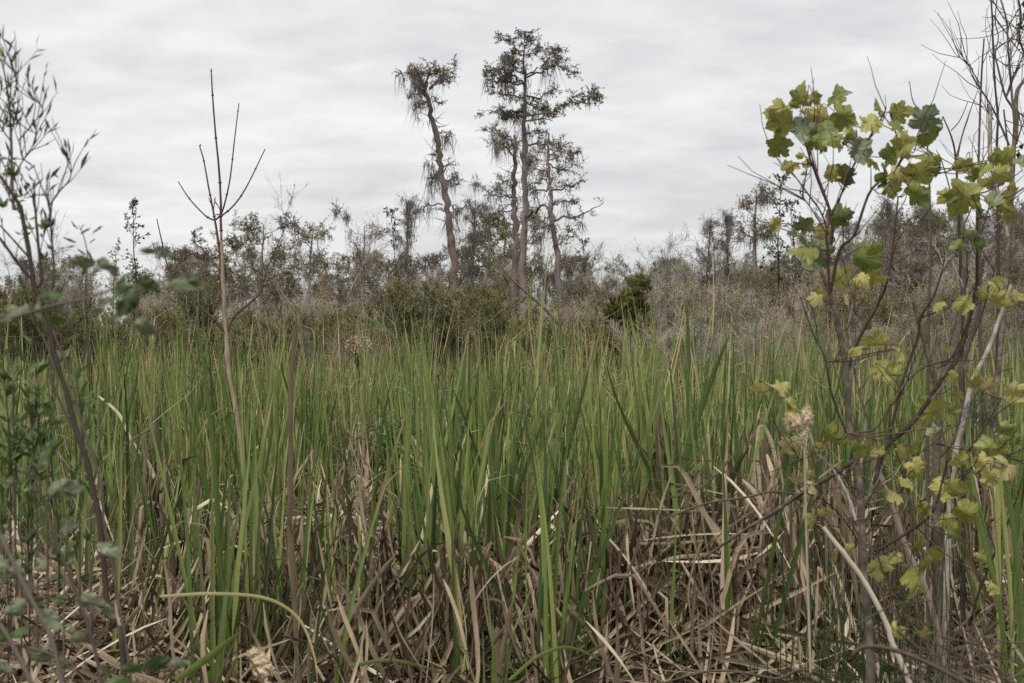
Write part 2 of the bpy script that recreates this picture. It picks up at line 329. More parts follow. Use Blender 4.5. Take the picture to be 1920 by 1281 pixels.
# leaning, broken-topped cypress
hero('cypress_tree','tall leaning cypress trunk with a broken off flat tuft of twigs on top',48,
 [(125,290),(150,370),(175,480),(195,600),(215,740),(235,880),(250,1000),(255,1190)],[9,10,11,12,15,16,17,16],
 [([(125,290),(95,240),(55,235)],5,.5,.8,.9),([(128,290),(150,210),(200,190),(265,165)],6,.55,.3,1.0),([(150,275),(200,250),(242,240)],6,.3,.3,.5),
  ([(125,285),(100,235),(70,270),(75,300)],4,.3,1.2,.6),([(130,290),(140,225),(160,190)],5,.6,.2,.9),([(128,285),(110,225),(90,210)],4,.55,.2,.8),([(150,270),(190,210),(240,200)],4,.5,.2,.8),
  ([(175,470),(205,460),(235,480)],4,.1,1.6,.5),([(165,330),(190,338),(212,360)],3,.2,.3,.4),([(150,350),(120,350),(110,420)],3,.2,.8,.5),
  ([(205,660),(170,645),(148,660)],5,.1,1.8,.6),([(210,670),(250,665),(288,690)],5,.1,1.5,.6),([(208,640),(232,605),(250,622)],3,.1,1,.4),([(185,560),(165,560),(160,590)],3,.1,1.3,.4),
  ([(205,780),(160,775),(118,792),(104,770),(112,735)],4,0,1.0,.3),([(212,802),(190,804),(175,806)],3,0,.2,.2),([(238,828),(262,812),(290,800),(300,775),(325,768)],5,0,1.2,.35),([(262,812),(255,800)],3,0,0,.2)],
 'barkred','cypfol',seed=11,md=.42)
# the great cypress and its close twin trunk
hero('cypress_tree','tallest cypress in the middle with layered mossy limbs and thin straight trunk',52,
 [(553,140),(556,250),(558,400),(556,560),(556,690),(562,830),(552,960),(550,1200)],[3,6,9,12,13,14,15,17],
 [([(553,130),(510,95),(475,80)],3,1,.2,1),([(553,130),(600,100),(628,95)],3,.8,.2,.8),([(553,125),(562,85),(556,65)],3,1,.1,.9),([(553,160),(500,165),(475,160)],3,.9,.2,.8),
  ([(556,220),(620,190),(660,140),(705,125)],4,.8,.3,1),([(556,210),(510,195),(480,170)],4,.9,.3,.9),([(556,230),(640,195),(700,205),(762,235)],5,.8,.4,1.1),([(640,195),(690,160),(712,170)],2,.4,.2,.7),
  ([(556,250),(480,235),(410,215)],5,1,.9,1.1),([(556,262),(470,252),(400,265)],5,.9,1.2,1),([(556,305),(640,295),(685,260),(700,235)],5,.5,.6,.8),([(556,325),(500,290),(425,270)],5,.8,1.1,1),
  ([(558,390),(620,380),(720,365),(790,338),(860,330)],6,.9,.8,1.2),([(770,345),(815,305),(862,300)],3,.9,.2,1),([(558,380),(480,368),(390,360)],5,.9,1.4,1),([(558,425),(620,412),(700,385)],5,.8,1.2,1),
  ([(558,400),(520,380),(470,395)],4,.7,1.5,.8),([(558,350),(610,340),(650,345)],4,.9,.6,.9),([(560,470),(600,455),(640,440)],3,.4,1.6,.7),
  ([(560,522),(620,515),(700,527),(750,555)],6,.4,.9,.8),([(750,548),(775,575)],2,.3,.4,.6),([(562,840),(600,815),(640,800),(685,790)],8,.1,1.2,.6),([(556,600),(590,580),(610,560)],3,.2,1.4,.5),
  ([(558,690),(600,690),(640,660)],3,.1,1,.6)],
 'bark','cypfol',seed=12,md=.45,fd=1.1)
hero('cypress_tree','slimmer mossy cypress trunk close on the left of the tallest cypress',54,
 [(513,490),(518,560),(512,700),(515,830),(518,960),(510,1130)],[6,8,10,12,13,14],
 [([(515,520),(460,480),(378,465)],4,.5,.6,1),([(515,530),(440,500),(405,480)],4,.6,.8,1),([(513,500),(480,470),(440,450)],3,.7,.5,.9),([(513,570),(480,545),(465,560)],4,.2,1.6,.8),
  ([(512,700),(470,680),(455,650)],3,.2,.4,.8),([(512,750),(420,745),(330,690)],3,.25,.5,1),([(515,800),(440,810),(340,830)],3,.35,.5,1.1),([(515,870),(450,850),(390,860)],3,.9,.4,1.3),([(515,760),(470,720),(400,680)],3,.3,.4,1)],
 'bark','greenfol',seed=13,md=.5,fd=.9)
hero('cypress_tree','open branched cypress right of the tallest, one long bare limb reaching right',50,
 [(660,480),(660,600),(665,700),(672,830),(690,960),(705,1160)],[3,6,8,11,12,13],
 [([(660,495),(700,520),(745,520)],3,.4,.2,.7),([(660,500),(630,520),(600,545)],3,.4,.2,.7),([(660,600),(720,625),(785,600)],4,.5,.4,.9),([(662,640),(600,600),(580,560)],4,.4,.5,.9),
  ([(665,720),(740,700),(790,670),(835,650)],5,.5,.3,.8),([(665,720),(610,705),(565,690)],4,.3,1.2,.8),([(672,775),(740,762),(780,760)],3,.35,.3,.7),([(685,850),(760,830),(830,808),(908,762)],6,.25,.35,.7),([(800,820),(797,850)],2,0,2.5,.2),
  ([(685,860),(640,900),(610,960)],4,.3,.8,.9),([(672,830),(620,855),(585,880)],4,.3,1,.9),([(662,560),(690,580),(720,570)],3,.5,.4,.7),([(665,690),(640,650),(625,620)],3,.3,1,.7),([(690,960),(730,930),(742,900)],3,.6,.3,.8)],
 'bark','greenfol',seed=14,md=.45,fd=.9)

# ------------------------------------------------------------------ background tree prototypes (8 m nominal)
def arr(fs): return [np.array(f,float) for f in fs]
def proto_cypress(seed, H=8, spread=2.6, folm='greenfol', fd=1.0, md=.5, nl=9, first=.45, flatt=.7, up=.22):
    global R; R=np.random.default_rng(seed)
    tr=MB(); li=MB(); fo=MB(); mo=MB(); K=16
    c=grow(np.array([[0,0,-.1]]),np.array([[.05,0,1]]),H*.95,K,.045,.12); rr=taper(1,K,H*.022,H*.003); tubes(tr,c,rr,8,.5)
    tt=np.sort(R.uniform(first,1,nl)); tt[-3:]=[.93,.97,.995]; x=tt*(K-1); k=np.minimum(x.astype(int),K-2); st=c[0,k]
    az=np.arange(nl)*2.4+R.uniform(0,6); ln=spread*R.uniform(.6,1.15,nl)*(1.1-.35*(tt-first)/(1-first)); d=np.stack([np.cos(az),np.sin(az),R.uniform(.1,.6,nl)],-1)
    B=grow(st,d,ln,9,.16,up*.3); BR=taper(nl,9,rr[0,k]*.5,np.full(nl,.010)); tubes(li,B,BR,5)
    dress(B,BR,fo,mo,li,nt2=12,l2=(.35,1.0),nt3=6,l3=(.2,.5),nleaf=13,leaf=(.11,.045),fdens=fd*.8,mdens=md*.5,flat=flatt,up=.06)
    return tr,li,fo,mo,folm
def proto_bare(seed, H=6, n0=7, folm='budfol', leafd=.10, spreadA=(5,28), md=.15, twr=.011, up2=0):
    global R; R=np.random.default_rng(seed)
    tr=MB(); fo=MB(); mo=MB(); K=9
    az=R.uniform(0,2*PI,n0); an=np.radians(R.uniform(*spreadA,n0)); d=np.stack([np.cos(az)*np.sin(an),np.sin(az)*np.sin(an),np.cos(an)],-1)
    st=np.stack([np.cos(az)*.15,np.sin(az)*.15,np.full(n0,-.05)],-1)
    A=grow(st,d,H*R.uniform(.7,1.0,n0),K,.09,.04); AR=taper(n0,K,H*.0085*R.uniform(.5,1.3,n0),np.full(n0,.007)); tubes(tr,A,AR,4)
    st,d,r,t=spawn(A,AR,11,.18,1,*((10,30) if up2 else (18,50)),0,.1+.25*up2); n=len(st); B=grow(st,d,H*.30*R.uniform(.5,1.1,n)*(1.15-.6*t),6,.14,.05); BR=taper(n,6,r*.55,np.full(n,.005)); tubes(tr,B,BR,3)
    st,d,r,t=spawn(B,BR,8,.15,1,*((12,38) if up2 else (20,60)),0,.1+.2*up2); n=len(st); D_=grow(st,d,H*.12*R.uniform(.4,1.1,n),5,.17,.04); DR=taper(n,5,np.full(n,twr*.62),np.full(n,.003)); tubes(tr,D_,DR,3)
    st,d,r,t=spawn(D_,DR,3,.2,1,20,60,0,.05); n=len(st); E=grow(st,d,H*.05*R.uniform(.4,1.2,n),3,.1,.02); tubes(tr,E,taper(n,3,np.full(n,.0045),np.full(n,.002)),3)
    if leafd>0:
        st,d,r,t=spawn(E,taper(len(E),3,np.full(len(E),.004),np.full(len(E),.002)),2,.3,1,30,90); k=R.random(len(st))<leafd*(.3+1.4*(R.random(len(D_)).repeat(6)>.5)); rhomb(fo,st[k],d[k],R.uniform(.04,.09,k.sum()),R.uniform(.025,.045,k.sum()))
    if md>0:
        a=B.reshape(-1,3); k=R.random(len(a))<md*.15; moss(mo,a[k],.2,.7,6,.012,.06)
    return tr,None,fo,mo,folm
def proto_evergreen(seed, H=3.2, W=1.0, cone=False):
    global R; R=np.random.default_rng(seed)
    tr=MB(); fo=MB(); n0=9 if not cone else 5; K=9
    az=R.uniform(0,2*PI,n0); an=np.radians(R.uniform(4,26 if not cone else 9,n0)); d=np.stack([np.cos(az)*np.sin(an),np.sin(az)*np.sin(an),np.cos(an)],-1)
    A=grow(np.zeros((n0,3))+[0,0,-.05],d,H*R.uniform(.75,1,n0),K,.08,.05); AR=taper(n0,K,np.full(n0,.028),np.full(n0,.006)); tubes(tr,A,AR,4)
    st,d,r,t=spawn(A,AR,34 if cone else 18,.12,.97,35,65,0,.15); n=len(st); ln=W*R.uniform(.5,1.1,n)*((1.25-1.1*t) if cone else (1.0-.45*t)); B=grow(st,d,ln,6,.14,.12); BR=taper(n,6,r*.5,np.full(n,.004)); tubes(tr,B,BR,3)
    st,d,r,t=spawn(B,BR,9,.25,1,20,50,0,.25); n=len(st); D_=grow(st,d,R.uniform(.12,.34,n),4,.1,.12); DR=taper(n,4,np.full(n,.005),np.full(n,.002)); tubes(tr,D_,DR,3)
    nl_=26 if cone else 15; st,d,r,t=spawn(D_,DR,nl_,.1,1,18,55,0,.25); n=len(st); tone=np.clip(R.normal(.42,.2,len(D_)),0,1).repeat(nl_)+R.normal(size=n)*.08
    rhomb(fo,st,d,R.uniform(.045,.085,n)*(1.25 if cone else 1),R.uniform(.012,.022,n)*(1.3 if cone else 1),np.clip(tone,0,1))
    return tr,None,fo,MB(),'evergreen'
def proto_slim(seed, H=6, folm='darkfol', nleaf=260, ls=.13):
    global R; R=np.random.default_rng(seed)
    tr=MB(); fo=MB(); K=14
    A=grow(np.array([[0,0,-.05]]),np.array([[.03,0,1.]]),H,K,.05,.1); AR=taper(1,K,H*.008,.008); tubes(tr,A,AR,5)
    st,d,r,t=spawn(A,AR,26,.3,1,25,55,0,.15); n=len(st); B=grow(st,d,R.uniform(.3,1.1,n)*(1.3-.9*t),6,.16,.1); BR=taper(n,6,np.full(n,.014),np.full(n,.005)); tubes(tr,B,BR,3)
    st,d,r,t=spawn(B,BR,5,.3,1,25,60); n=len(st); D_=grow(st,d,R.uniform(.1,.35,n),3,.15,.05); DR=taper(n,3,np.full(n,.006),np.full(n,.003)); tubes(tr,D_,DR,3)
    st,d,r,t=spawn(D_,DR,4,.3,1,30,90); k=R.random(len(st))<.62; rhomb(fo,st[k],d[k],R.uniform(.6,1.2,k.sum())*ls,R.uniform(.6,1.2,k.sum())*ls*.55)
    return tr,None,fo,MB(),folm
def proto_snag(seed, H=8, md=1.6):
    global R; R=np.random.default_rng(seed)
    tr=MB(); li=MB(); mo=MB(); K=14
    A=grow(np.array([[0,0,-.05]]),np.array([[0,0,1.]]),H,K,.04,.1); AR=taper(1,K,H*.018,H*.0025); tubes(tr,A,AR,7,.4)
    st,d,r,t=spawn(A,AR,34,.4,1,35,80,.3,.2); n=len(st); B=grow(st,d,R.uniform(.4,1.5,n)*(1.35-.9*t),7,.2,.03); BR=taper(n,7,np.minimum(r*.5,.03),np.full(n,.006)); tubes(li,B,BR,4)
    dress(B,BR,None,mo,li,nt2=5,l2=(.2,.7),nt3=5,l3=(.1,.35),mdens=md*.45,mlen=(.2,.9),mossr=.012)
    a=A.reshape(-1,3)[5:]; moss(mo,a[::2],.3,1.0,10,.011,.08)
    return tr,li,MB(),mo,'greenfol'
PR={}
def mk(key, name, cat, out, trm='twig', pct=.995):
    tr,li,fo,mo,folm=out
    parts=[('trunk' if li is not None or cat=='tree' else 'stems',tr,trm)]
    meshes=[(nm,mb.mesh(nm,m)) for nm,mb,m in parts+([('branches',li,trm)] if li is not None else [])+[('foliage',fo,folm),('spanish_moss',mo,'moss')] if mb.n]
    def co(me):
        a=np.empty(len(me.vertices)*3,np.float32); me.vertices.foreach_get('co',a); return a[2::3]
    zs=np.sort(np.concatenate([co(me) for _,me in meshes])); top=float(zs[int(len(zs)*pct)]) if pct<1 else float(zs[-1])
    PR[key]=(name,cat,meshes,top)
def put(key, px, d, top, label, group=None, rz=None, sx=1.0, base=0.0, name=None):
    name_,cat,meshes,H=PR[key]; top-=9 if key[:2] in('cy','sn','ba') and d>40 else 0; z=CAMZ+(640-top)/F*d; s=z/H
    o=root(name or name_,(X(px,d),d,base),label,cat,group); o.scale=(s*sx,s*sx,s); o.rotation_euler.z=random.uniform(0,6.28) if rz is None else rz
    for nm,me in meshes: tag(link(nm,me,o),kind='stuff' if nm=='spanish_moss' else None)
    return o
mk('cyA','cypress_tree','tree',proto_cypress(21,spread=2.9,fd=1.25,md=.35,first=.5,nl=12),'bark')
mk('cyB','cypress_tree','tree',proto_cypress(22,spread=1.9,fd=.9,md=.8,first=.3,nl=13,folm='cypfol'),'bark')
mk('cyC','cypress_tree','tree',proto_cypress(23,spread=3.1,fd=1.2,md=.3,first=.5,nl=12,folm='cypfol'),'bark')
mk('cyD','cypress_tree','tree',proto_cypress(24,spread=1.5,fd=.5,md=.8,first=.25,nl=14),'bark')
mk('cyE','cypress_tree','tree',proto_cypress(25,spread=2.4,fd=.25,md=1.0,first=.3,nl=14,folm='cypfol'),'bark')
mk('baA','bare_tree','tree',proto_bare(31,6,7,leafd=.06,md=.3),'twig',.97)
mk('baB','bare_tree','tree',proto_bare(32,6,5,leafd=.18,md=.5,spreadA=(4,22)),'twig',.97)
mk('baC','bare_shrub','shrub',proto_bare(33,4,14,leafd=.26,md=0,spreadA=(2,15),up2=1),'twig',.93)
mk('baD','bare_shrub','shrub',proto_bare(34,4,12,leafd=.65,md=0,spreadA=(2,17),up2=1),'twig',.93)
mk('baE','bare_shrub','shrub',proto_bare(35,4,14,leafd=.06,md=0,spreadA=(2,18),up2=1),'twig',.93)
mk('evA','evergreen_shrub','shrub',proto_evergreen(41,3,1.0),'twig',.975)
mk('evB','evergreen_shrub','shrub',proto_evergreen(42,3,.8),'twig',.975)
mk('evC','evergreen_shrub','shrub',proto_evergreen(43,3.2,.95,True),'twig')
mk('slA','leafy_sapling','sapling',proto_slim(51,6),'darktwig')
mk('slB','leafy_sapling','sapling',proto_slim(52,6,'budfol',ls=.12),'twig')
mk('snA','dead_tree','tree',proto_snag(61,8,.8),'bark')
mk('snB','dead_tree','tree',proto_snag(62,8,.5),'bark')

# ------------------------------------------------------------------ individually seen background trees
put('slA',268,34,375,'slender sapling with dark leaf tufts rising alone above the left thicket')
put('slB',207,36,450,'leafy twiggy sapling left of the slender dark sapling, under bright gap of sky')
put('cyC',385,72,440,'broad brown-green cypress crown directly behind the bare red-twigged sapling')
put('cyA',488,60,405,'flat-topped green cypress with stout forked limbs right of the red-twigged sapling',rz=1.0)
put('cyD',567,58,428,'narrow cypress draped in moss right of the flat-topped green cypress')
put('slB',606,44,490,'yellow-leaved sapling in the thicket between two mossy cypresses')
put('baB',632,55,398,'thin curved bare tree with leaves only at its top, left of the rusty cypress')
put('cyE',668,58,392,'cypress with rusty patches and fine hanging moss, left of the dark moss-hung tree')
put('snA',772,52,372,'dark tree heavily hung with grey moss left of the leaning cypress')
put('slA',748,50,388,'green-leaved tree tangled with the dark moss-hung tree')
put('snB',868,50,378,'short mossy snag just right of the leaning cypress trunk')
put('cyA',905,62,430,'pale green cypress between the leaning trunk and the tallest cypress')
put('cyA',938,66,395,'green clumped cypress crown just left of the tallest cypress trunks')
put('slA',1092,44,448,'leafy sapling right of the open cypress, below its long bare limb')
put('cyC',1166,80,490,'small flat cypress standing behind the cone-shaped evergreen')
put('cyE',1216,86,500,'brownish round cypress right of the cone-shaped evergreen top')
put('snB',1296,60,415,'lone broken snag top rising above the right-hand thicket')
put('baA',1275,62,458,'bare twiggy tree wrapped around the lone snag')
put('cyD',1405,62,358,'dark mossy cypress with crooked top left of the maple leaves')
put('snA',1382,64,400,'moss-hung dead tree joined with the crooked dark cypress')
put('slA',1462,42,328,'slim sapling dotted with round leaves left of the maple')
put('slA',1496,44,372,'second dotted-leaf sapling, half behind the lower maple leaves')
rng=random.Random(5)
for px,d,top,k,lb in [(1128,72,492,'baB','bare tree right of the leafy sapling below the long bare limb'),(1150,66,500,'cyE','thin brown cypress left above the cone-shaped evergreen'),(1190,70,484,'baA','round bare tree above the cone-shaped evergreen'),(1232,66,498,'baA','bare tree between cone-shaped evergreen and lone snag'),(1250,74,490,'cyB','olive cypress just left of the lone snag'),(1345,66,455,'cyE','brown cypress right of the lone snag'),(1560,66,420,'cyD','mossy trunk behind the main maple stem'),(1612,60,400,'baB','bare tree behind the middle of the maple'),(1650,64,430,'cyE','brown mossy cypress behind the thin red maple stem'),
   (1690,55,375,'snA','tall grey trunk with moss behind the open middle of the maple'),(1745,58,388,'cyD','first of the close mossy trunks between the two maple crowns'),(1768,60,400,'snA','moss-curtained trunk between the two maple crowns'),
   (1792,57,420,'cyD','mossy trunk left of the right maple crown stem'),(1852,62,395,'snB','dead trunk behind the right maple crown'),(1885,55,405,'cyD','grey mossy cypress at the right edge of the wood'),(1912,60,390,'baB','bare tree at the right edge behind hanging leaves'),
   (1720,70,420,'baA','fine twigged tree in the right-hand wood behind the moss trunks'),(1830,72,430,'baA','fine twigged tree behind the right maple crown')]:
    put(k,px,d,top,lb+', far behind')
for i,(px,d,top,k) in enumerate([(1545,70,440,'cyD'),(1585,64,415,'snB'),(1630,72,425,'cyE'),(1668,60,405,'cyD'),(1706,66,395,'snB'),(1733,72,415,'cyB'),(1757,64,380,'snB'),(1781,70,405,'cyD'),(1806,60,392,'snA'),(1840,68,410,'cyE'),(1868,64,400,'snB'),(1898,70,385,'cyD'),(1930,62,400,'cyE'),(1508,74,450,'cyE')]):
    put(k,px,d,top,['mossy thin cypress','grey dead trunk','brown sparse cypress','narrow moss-hung cypress','bare grey snag','layered olive cypress','straight dead trunk','tall narrow cypress','moss-curtained dead trunk','round brown cypress','slim dead trunk','narrow grey cypress','sparse cypress','low brown cypress'][i]+' in the close row '+['left of the main maple stem','just right of the main maple stem','right of the maple fork','behind the thin red maple stem','left of the bare whip','right of the bare whip','beside the forked dead stem','left of the right maple crown','under the right maple crown','right of the right maple crown','below the upper right bare tree','near the right edge','cut by the right edge','left of the maple leaves'][i],'close row of mossy trunks at the right')
put('baB',28,50,455,'bare tree at the left edge of the wood'); put('baA',120,60,490,'low round bare tree left of the bright gap in the trees')
# the wood behind: rows of copies that follow the skyline
sky_pts=[(0,500),(130,495),(170,520),(230,535),(300,478),(400,465),(450,480),(560,490),(640,500),(720,490),(820,480),(900,470),(960,460),(1040,470),(1110,500),(1180,520),(1240,520),(1300,490),(1400,470),(1500,460),(1620,450),(1750,440),(1920,440)]
def skyl(px): return float(np.interp(px,[a for a,_ in sky_pts],[b for _,b in sky_pts]))
zones=[(0,170,'at the far left edge'),(170,330,'by the slender dark sapling'),(330,460,'behind the red-twigged sapling'),(460,620,'around the flat-topped green cypress'),(620,800,'left of the leaning cypress'),(800,1060,'below the tallest cypress'),(1060,1260,'behind the cone-shaped evergreen'),(1260,1450,'around the lone snag'),(1450,1680,'behind the maple'),(1680,2000,'behind the right maple crown')]
def zone(px):
    for a,b,t in zones:
        if a<=px<b: return t
    return zones[0][2] if px<0 else zones[-1][2]
for i in range(84):
    px=-20+i*23.5+rng.uniform(-12,12); d=rng.uniform(85,125)
    if 150<px<240 and rng.random()<.75: continue
    k=rng.choice(['cyC','cyE','baA','cyA','baB','cyB']); top=skyl(px)+rng.uniform(-16,40)
    kind={'cyC':'round brown-green cypress crown','cyE':'sparse mossy brown cypress','cyB':'layered olive-brown cypress','cyA':'broad green-topped cypress','baA':'grey bare-twigged tree','baB':'thin bare tree with few leaves'}[k]
    put(k,px,d,top,f'distant {kind} {zone(px)}','distant trees of the swamp wood')
for i in range(84):   # mid thicket
    px=-30+i*24+rng.uniform(-14,14); d=rng.uniform(46,74); 
    if 165<px<235: continue
    k=rng.choice(['baC','baA','baE','baB','baC','cyE','cyB','slB','snB','cyA']); top=skyl(px)+rng.uniform(22,85)
    kind={'baC':'upright grey leafless shrub','baE':'pale leafless shrub','baA':'tall bare grey thicket tree','baB':'bare thicket tree with scattered leaves','cyE':'thin mossy cypress','cyB':'olive-brown cypress','slB':'slim yellow-leaved sapling','snB':'mossy dead trunk','cyA':'small green cypress'}[k]
    put(k,px,d,top,f"{'nearer' if d<60 else 'farther'} {kind} of the middle thicket {zone(px)}",'grey thicket beyond the cattails')
for i in range(96):   # front thicket
    px=-30+i*21+rng.uniform(-14,14); d=rng.uniform(30,45); 
    k=rng.choice(['baC','baD','baE','baD','baC','slB','baB']); top=(548 if px>1180 else 572)+rng.uniform(0,55)+(30 if px<330 else 0)
    kind={'baC':'dense twiggy shrub','baE':'pale leafless twiggy shrub','baD':'yellow-dotted twiggy shrub','slB':'slender yellow-leaved sapling','baB':'open bare sapling'}[k]
    put(k,px,d,top,f"{'taller' if top<600 else 'lower'} {'nearer' if d<37 else 'farther'} {kind} before the wood {zone(px)}",'front row of thicket shrubs',sx=1.0 if k in('slB','baB') else 1.25)
for i in range(30):   # brown brush among the rearmost cattails on the right and centre
    px=1120+i*32+rng.uniform(-20,20) if i<26 else 560+(i-26)*50; px+=90*(px>1000); d=rng.uniform(21,27); tp=612+rng.uniform(0,40); k=rng.choice(['baE','baC'])
    put(k,px,d,tp,f"{'ragged' if k=='baE' else 'upright'} {'low' if tp>638 else ('middling' if tp>625 else 'taller')} {'nearer ' if d<23 else ''}leafless brush rising from rear cattails {zone(px)}",'low brush behind the cattails',sx=1.1)
# evergreens
ev=[(1160,24,526,'evC',.85,'dark green cone-shaped evergreen shrub standing alone right of centre'),(1140,29,600,'evA',1.0,'low evergreen bush at the left foot of the cone-shaped evergreen'),(1195,29,592,'evB',1.1,'low evergreen bush at the right foot of the cone-shaped evergreen'),
 (815,30,556,'evA',1.0,'large evergreen bush right below the leaning cypress trunk'),(760,28,572,'evB',1.1,'evergreen bush left of the leaning cypress trunk base'),(870,29,574,'evB',1.0,'evergreen bush right of the leaning cypress trunk base'),(945,28,560,'evA',.9,'reddish evergreen bush below the tallest cypress'),
 (905,26,596,'evB',1.1,'low evergreen bush between the two great cypress trunks'),(700,26,610,'evA',1.1,'low evergreen bush beside the dried flower head'),(1045,26,622,'evA',1.2,'low yellowish evergreen bush left of the cone-shaped evergreen'),(990,25,630,'evB',1.2,'low evergreen bush below the pale fallen branch'),
 (565,25,598,'evA',1.2,'rounded evergreen bush right of the sapling stem'),(505,24,608,'evB',1.2,'second rounded evergreen bush right of the sapling stem'),(388,25,545,'evB',.8,'upright dark evergreen bush directly left of the sapling stem'),(340,26,590,'evA',1.1,'evergreen bush under the arching red side twig'),(620,24,622,'evA',1.2,'low evergreen bush left of the dried flower head'),
 (290,23,606,'evB',1.2,'olive evergreen bush left of the arching red side twig'),(230,23,612,'evA',1.2,'olive evergreen bush under the bright gap of sky'),(165,22,606,'evB',1.2,'olive evergreen bush below the blurred bramble spray'),(110,23,590,'evA',1.2,'olive evergreen bush right of the dark near stem'),(45,22,572,'evA',1.2,'evergreen bush at the left edge behind the near stems'),(0,24,560,'evB',1.2,'evergreen bush cut by the left edge'),
 (430,23,622,'evA',1.2,'low evergreen bush directly right of the sapling stem'),(1085,24,640,'evB',1.3,'lowest evergreen bush between pale branch and cone-shaped evergreen')]
for px,d,top,k,sx,lb in ev: put(k,px,d,top-(4 if k=='evC' else (18 if 690<px<1000 else 8)),lb,'evergreen bushes behind the cattails',sx=sx*1.05)
# pale fallen branch
def obj_stems(name, label, cat, partname, lst, m, d, sides=6, group=None, rough=0):
    """lst: [(pts, radii)] all in one mesh part"""
    p0=lst[0][0][-1]; org=P(p0[0],p0[1],p0[2] if len(p0)>2 else d); mb=MB()
    for pts,r in lst: stem(mb,pts,d,r,None,sides,0,rough,None,org)
    o=link(name,mb.mesh(name,m),None,org); tag(o,label,cat,group); return o
R=np.random.default_rng(3)
obj_stems('fallen_branch','pale bare branch leaning left above the evergreens below the tallest cypress','branch','',[([(925,478),(955,518),(984,545),(1020,577),(1052,612)],(1,2.2,3,3.4)),([(955,518),(940,500),(918,490)],(1.2,.5)),([(1004,590),(1030,596),(1052,612)],(.8,1.6)),([(984,545),(970,520),(975,505)],(1.4,.5)),([(1052,612),(1062,650),(1064,780)],(3.4,3.4))],'whitebark',27)

# ------------------------------------------------------------------ cattail blades
def blades(mb, base, az, lean, ln, wd, bend, kink=None, kang=None, tw=None, tr=None, rnd=None, brown=None, K=11, mi=0, flatw=False):
    n=len(az); t=np.linspace(0,1,K)[None,:]; kink=np.full(n,2.0) if kink is None else kink; kang=np.zeros(n) if kang is None else kang
    th=lean[:,None]+bend[:,None]*t**2+kang[:,None]*np.clip((t-kink[:,None])*6,0,1)
    ds=(ln/(K-1))[:,None]; h=np.cumsum(np.sin(th)*ds,1)-np.sin(th)*ds; z=np.cumsum(np.cos(th)*ds,1)-np.cos(th)*ds
    ca,sa=np.cos(az)[:,None],np.sin(az)[:,None]
    side=R.normal(size=(n,1))*.012*np.sin(t*PI*1.5)*ln[:,None]*2
    c=np.stack([base[:,0:1]+h*ca-side*sa, base[:,1:2]+h*sa+side*ca, base[:,2:3]+z],-1)
    T=nrm(np.gradient(c,axis=1)); S0=np.stack([-sa+0*t,ca+0*t,0*t+0*ca],-1); S0=nrm(S0-T*np.sum(S0*T,-1,keepdims=True)); N0=np.cross(T,S0)
    a=((tw if tw is not None else R.uniform(-PI,PI,n))[:,None]+(tr if tr is not None else R.normal(size=n)*.8)[:,None]*t)[...,None]
    S=S0*np.cos(a)+N0*np.sin(a); Nn=np.cross(T,S)
    prof=np.clip(.75+t*1.2,0,1)*np.clip((1.0-t)/(.38),0,1)**.75; 
    if flatw: prof=np.clip(t*8+.4,0,1)*np.clip((1-t)*9+.25,0,1)
    w_=(wd[:,None]*prof/2)[...,None]
    v=np.stack([c-S*w_, c+Nn*w_*.45, c+S*w_],2)    # n,K,3,3
    i=np.arange(n*K*3).reshape(n,K,3)
    q=np.stack([i[:,:-1,:-1],i[:,:-1,1:],i[:,1:,1:],i[:,1:,:-1]],-1).reshape(-1,4)
    d=np.zeros((n,K,3,4)); d[...,0]=(R.random(n) if rnd is None else rnd)[:,None,None]; d[...,1]=t[:,:,None]; d[...,2]=(0 if brown is None else brown[:,None,None])
    mb.add(v,q,d.reshape(-1,4),mi)
# leaf meshes shared by the nearer plants
R=np.random.default_rng(101)
leafm=[]
for i in range(70):
    mb=MB(); k=R.random()<.16
    blades(mb,np.zeros((1,3)),np.zeros(1),np.array([abs(R.normal(0,.09))]),np.array([R.uniform(.82,1.08)]),np.array([R.uniform(.0095,.0165)]),np.array([R.uniform(.0,.28)]),
        np.array([R.uniform(.62,.88)]) if k else None, np.array([R.uniform(1.3,2.5)]) if k else None, None, None, np.clip(np.array([R.normal(.38,.2)]),0,1), np.array([max(0,R.normal(.06,.10))+(.25 if k and R.random()<.6 else 0)]), K=14)
    leafm.append((mb.mesh('leaf','cattail'),k))
straight=[m for m,k in leafm if not k]
def lm_(px):
    for a,b,t in [(-300,130,'behind the dark stems at the left edge'),(130,300,'right of the dark near stems'),(300,400,'just left of the pale sapling stem'),(400,540,'right of the pale sapling stem'),(540,700,'around the tall brown stalk'),(700,820,'by the green vine'),(820,960,'in the tall central clump'),(960,1120,'right of the tall central clump'),(1120,1260,'in front of the cone-shaped evergreen'),(1260,1420,'left of the tan seed fluff'),(1420,1560,'around the tan seed fluff'),(1560,1720,'behind the main maple stem'),(1720,2300,'at the right edge behind the maple')]:
        if a<=px<b: return t
    return 'in the marsh'
def shoot_field(n, dmin, dmax, seed):
    rg=np.random.default_rng(seed); out=[]
    while len(out)<n:
        d=math.sqrt(rg.uniform(dmin**2,dmax**2)); px=rg.uniform(-80,2000); x=X(px,d)
        den=.5+.5*math.sin(x*2.1+d*.9+1.3)*math.sin(d*1.7-x*.8)+.25*math.sin(x*5.3+2)
        # open litter patches near the front
        if d<6.3 and (1230<px<1560): den-=.55
        if d<6.6 and (560<px<740): den-=.45
        if 6<d<11 and 600<px<720: den-=.6
        if d<5.6 and px<330: den-=.3
        if d<6.0: den-=.2
        if rg.random()<np.clip(den+.25,.06,1): out.append((x,d,px))
    return out
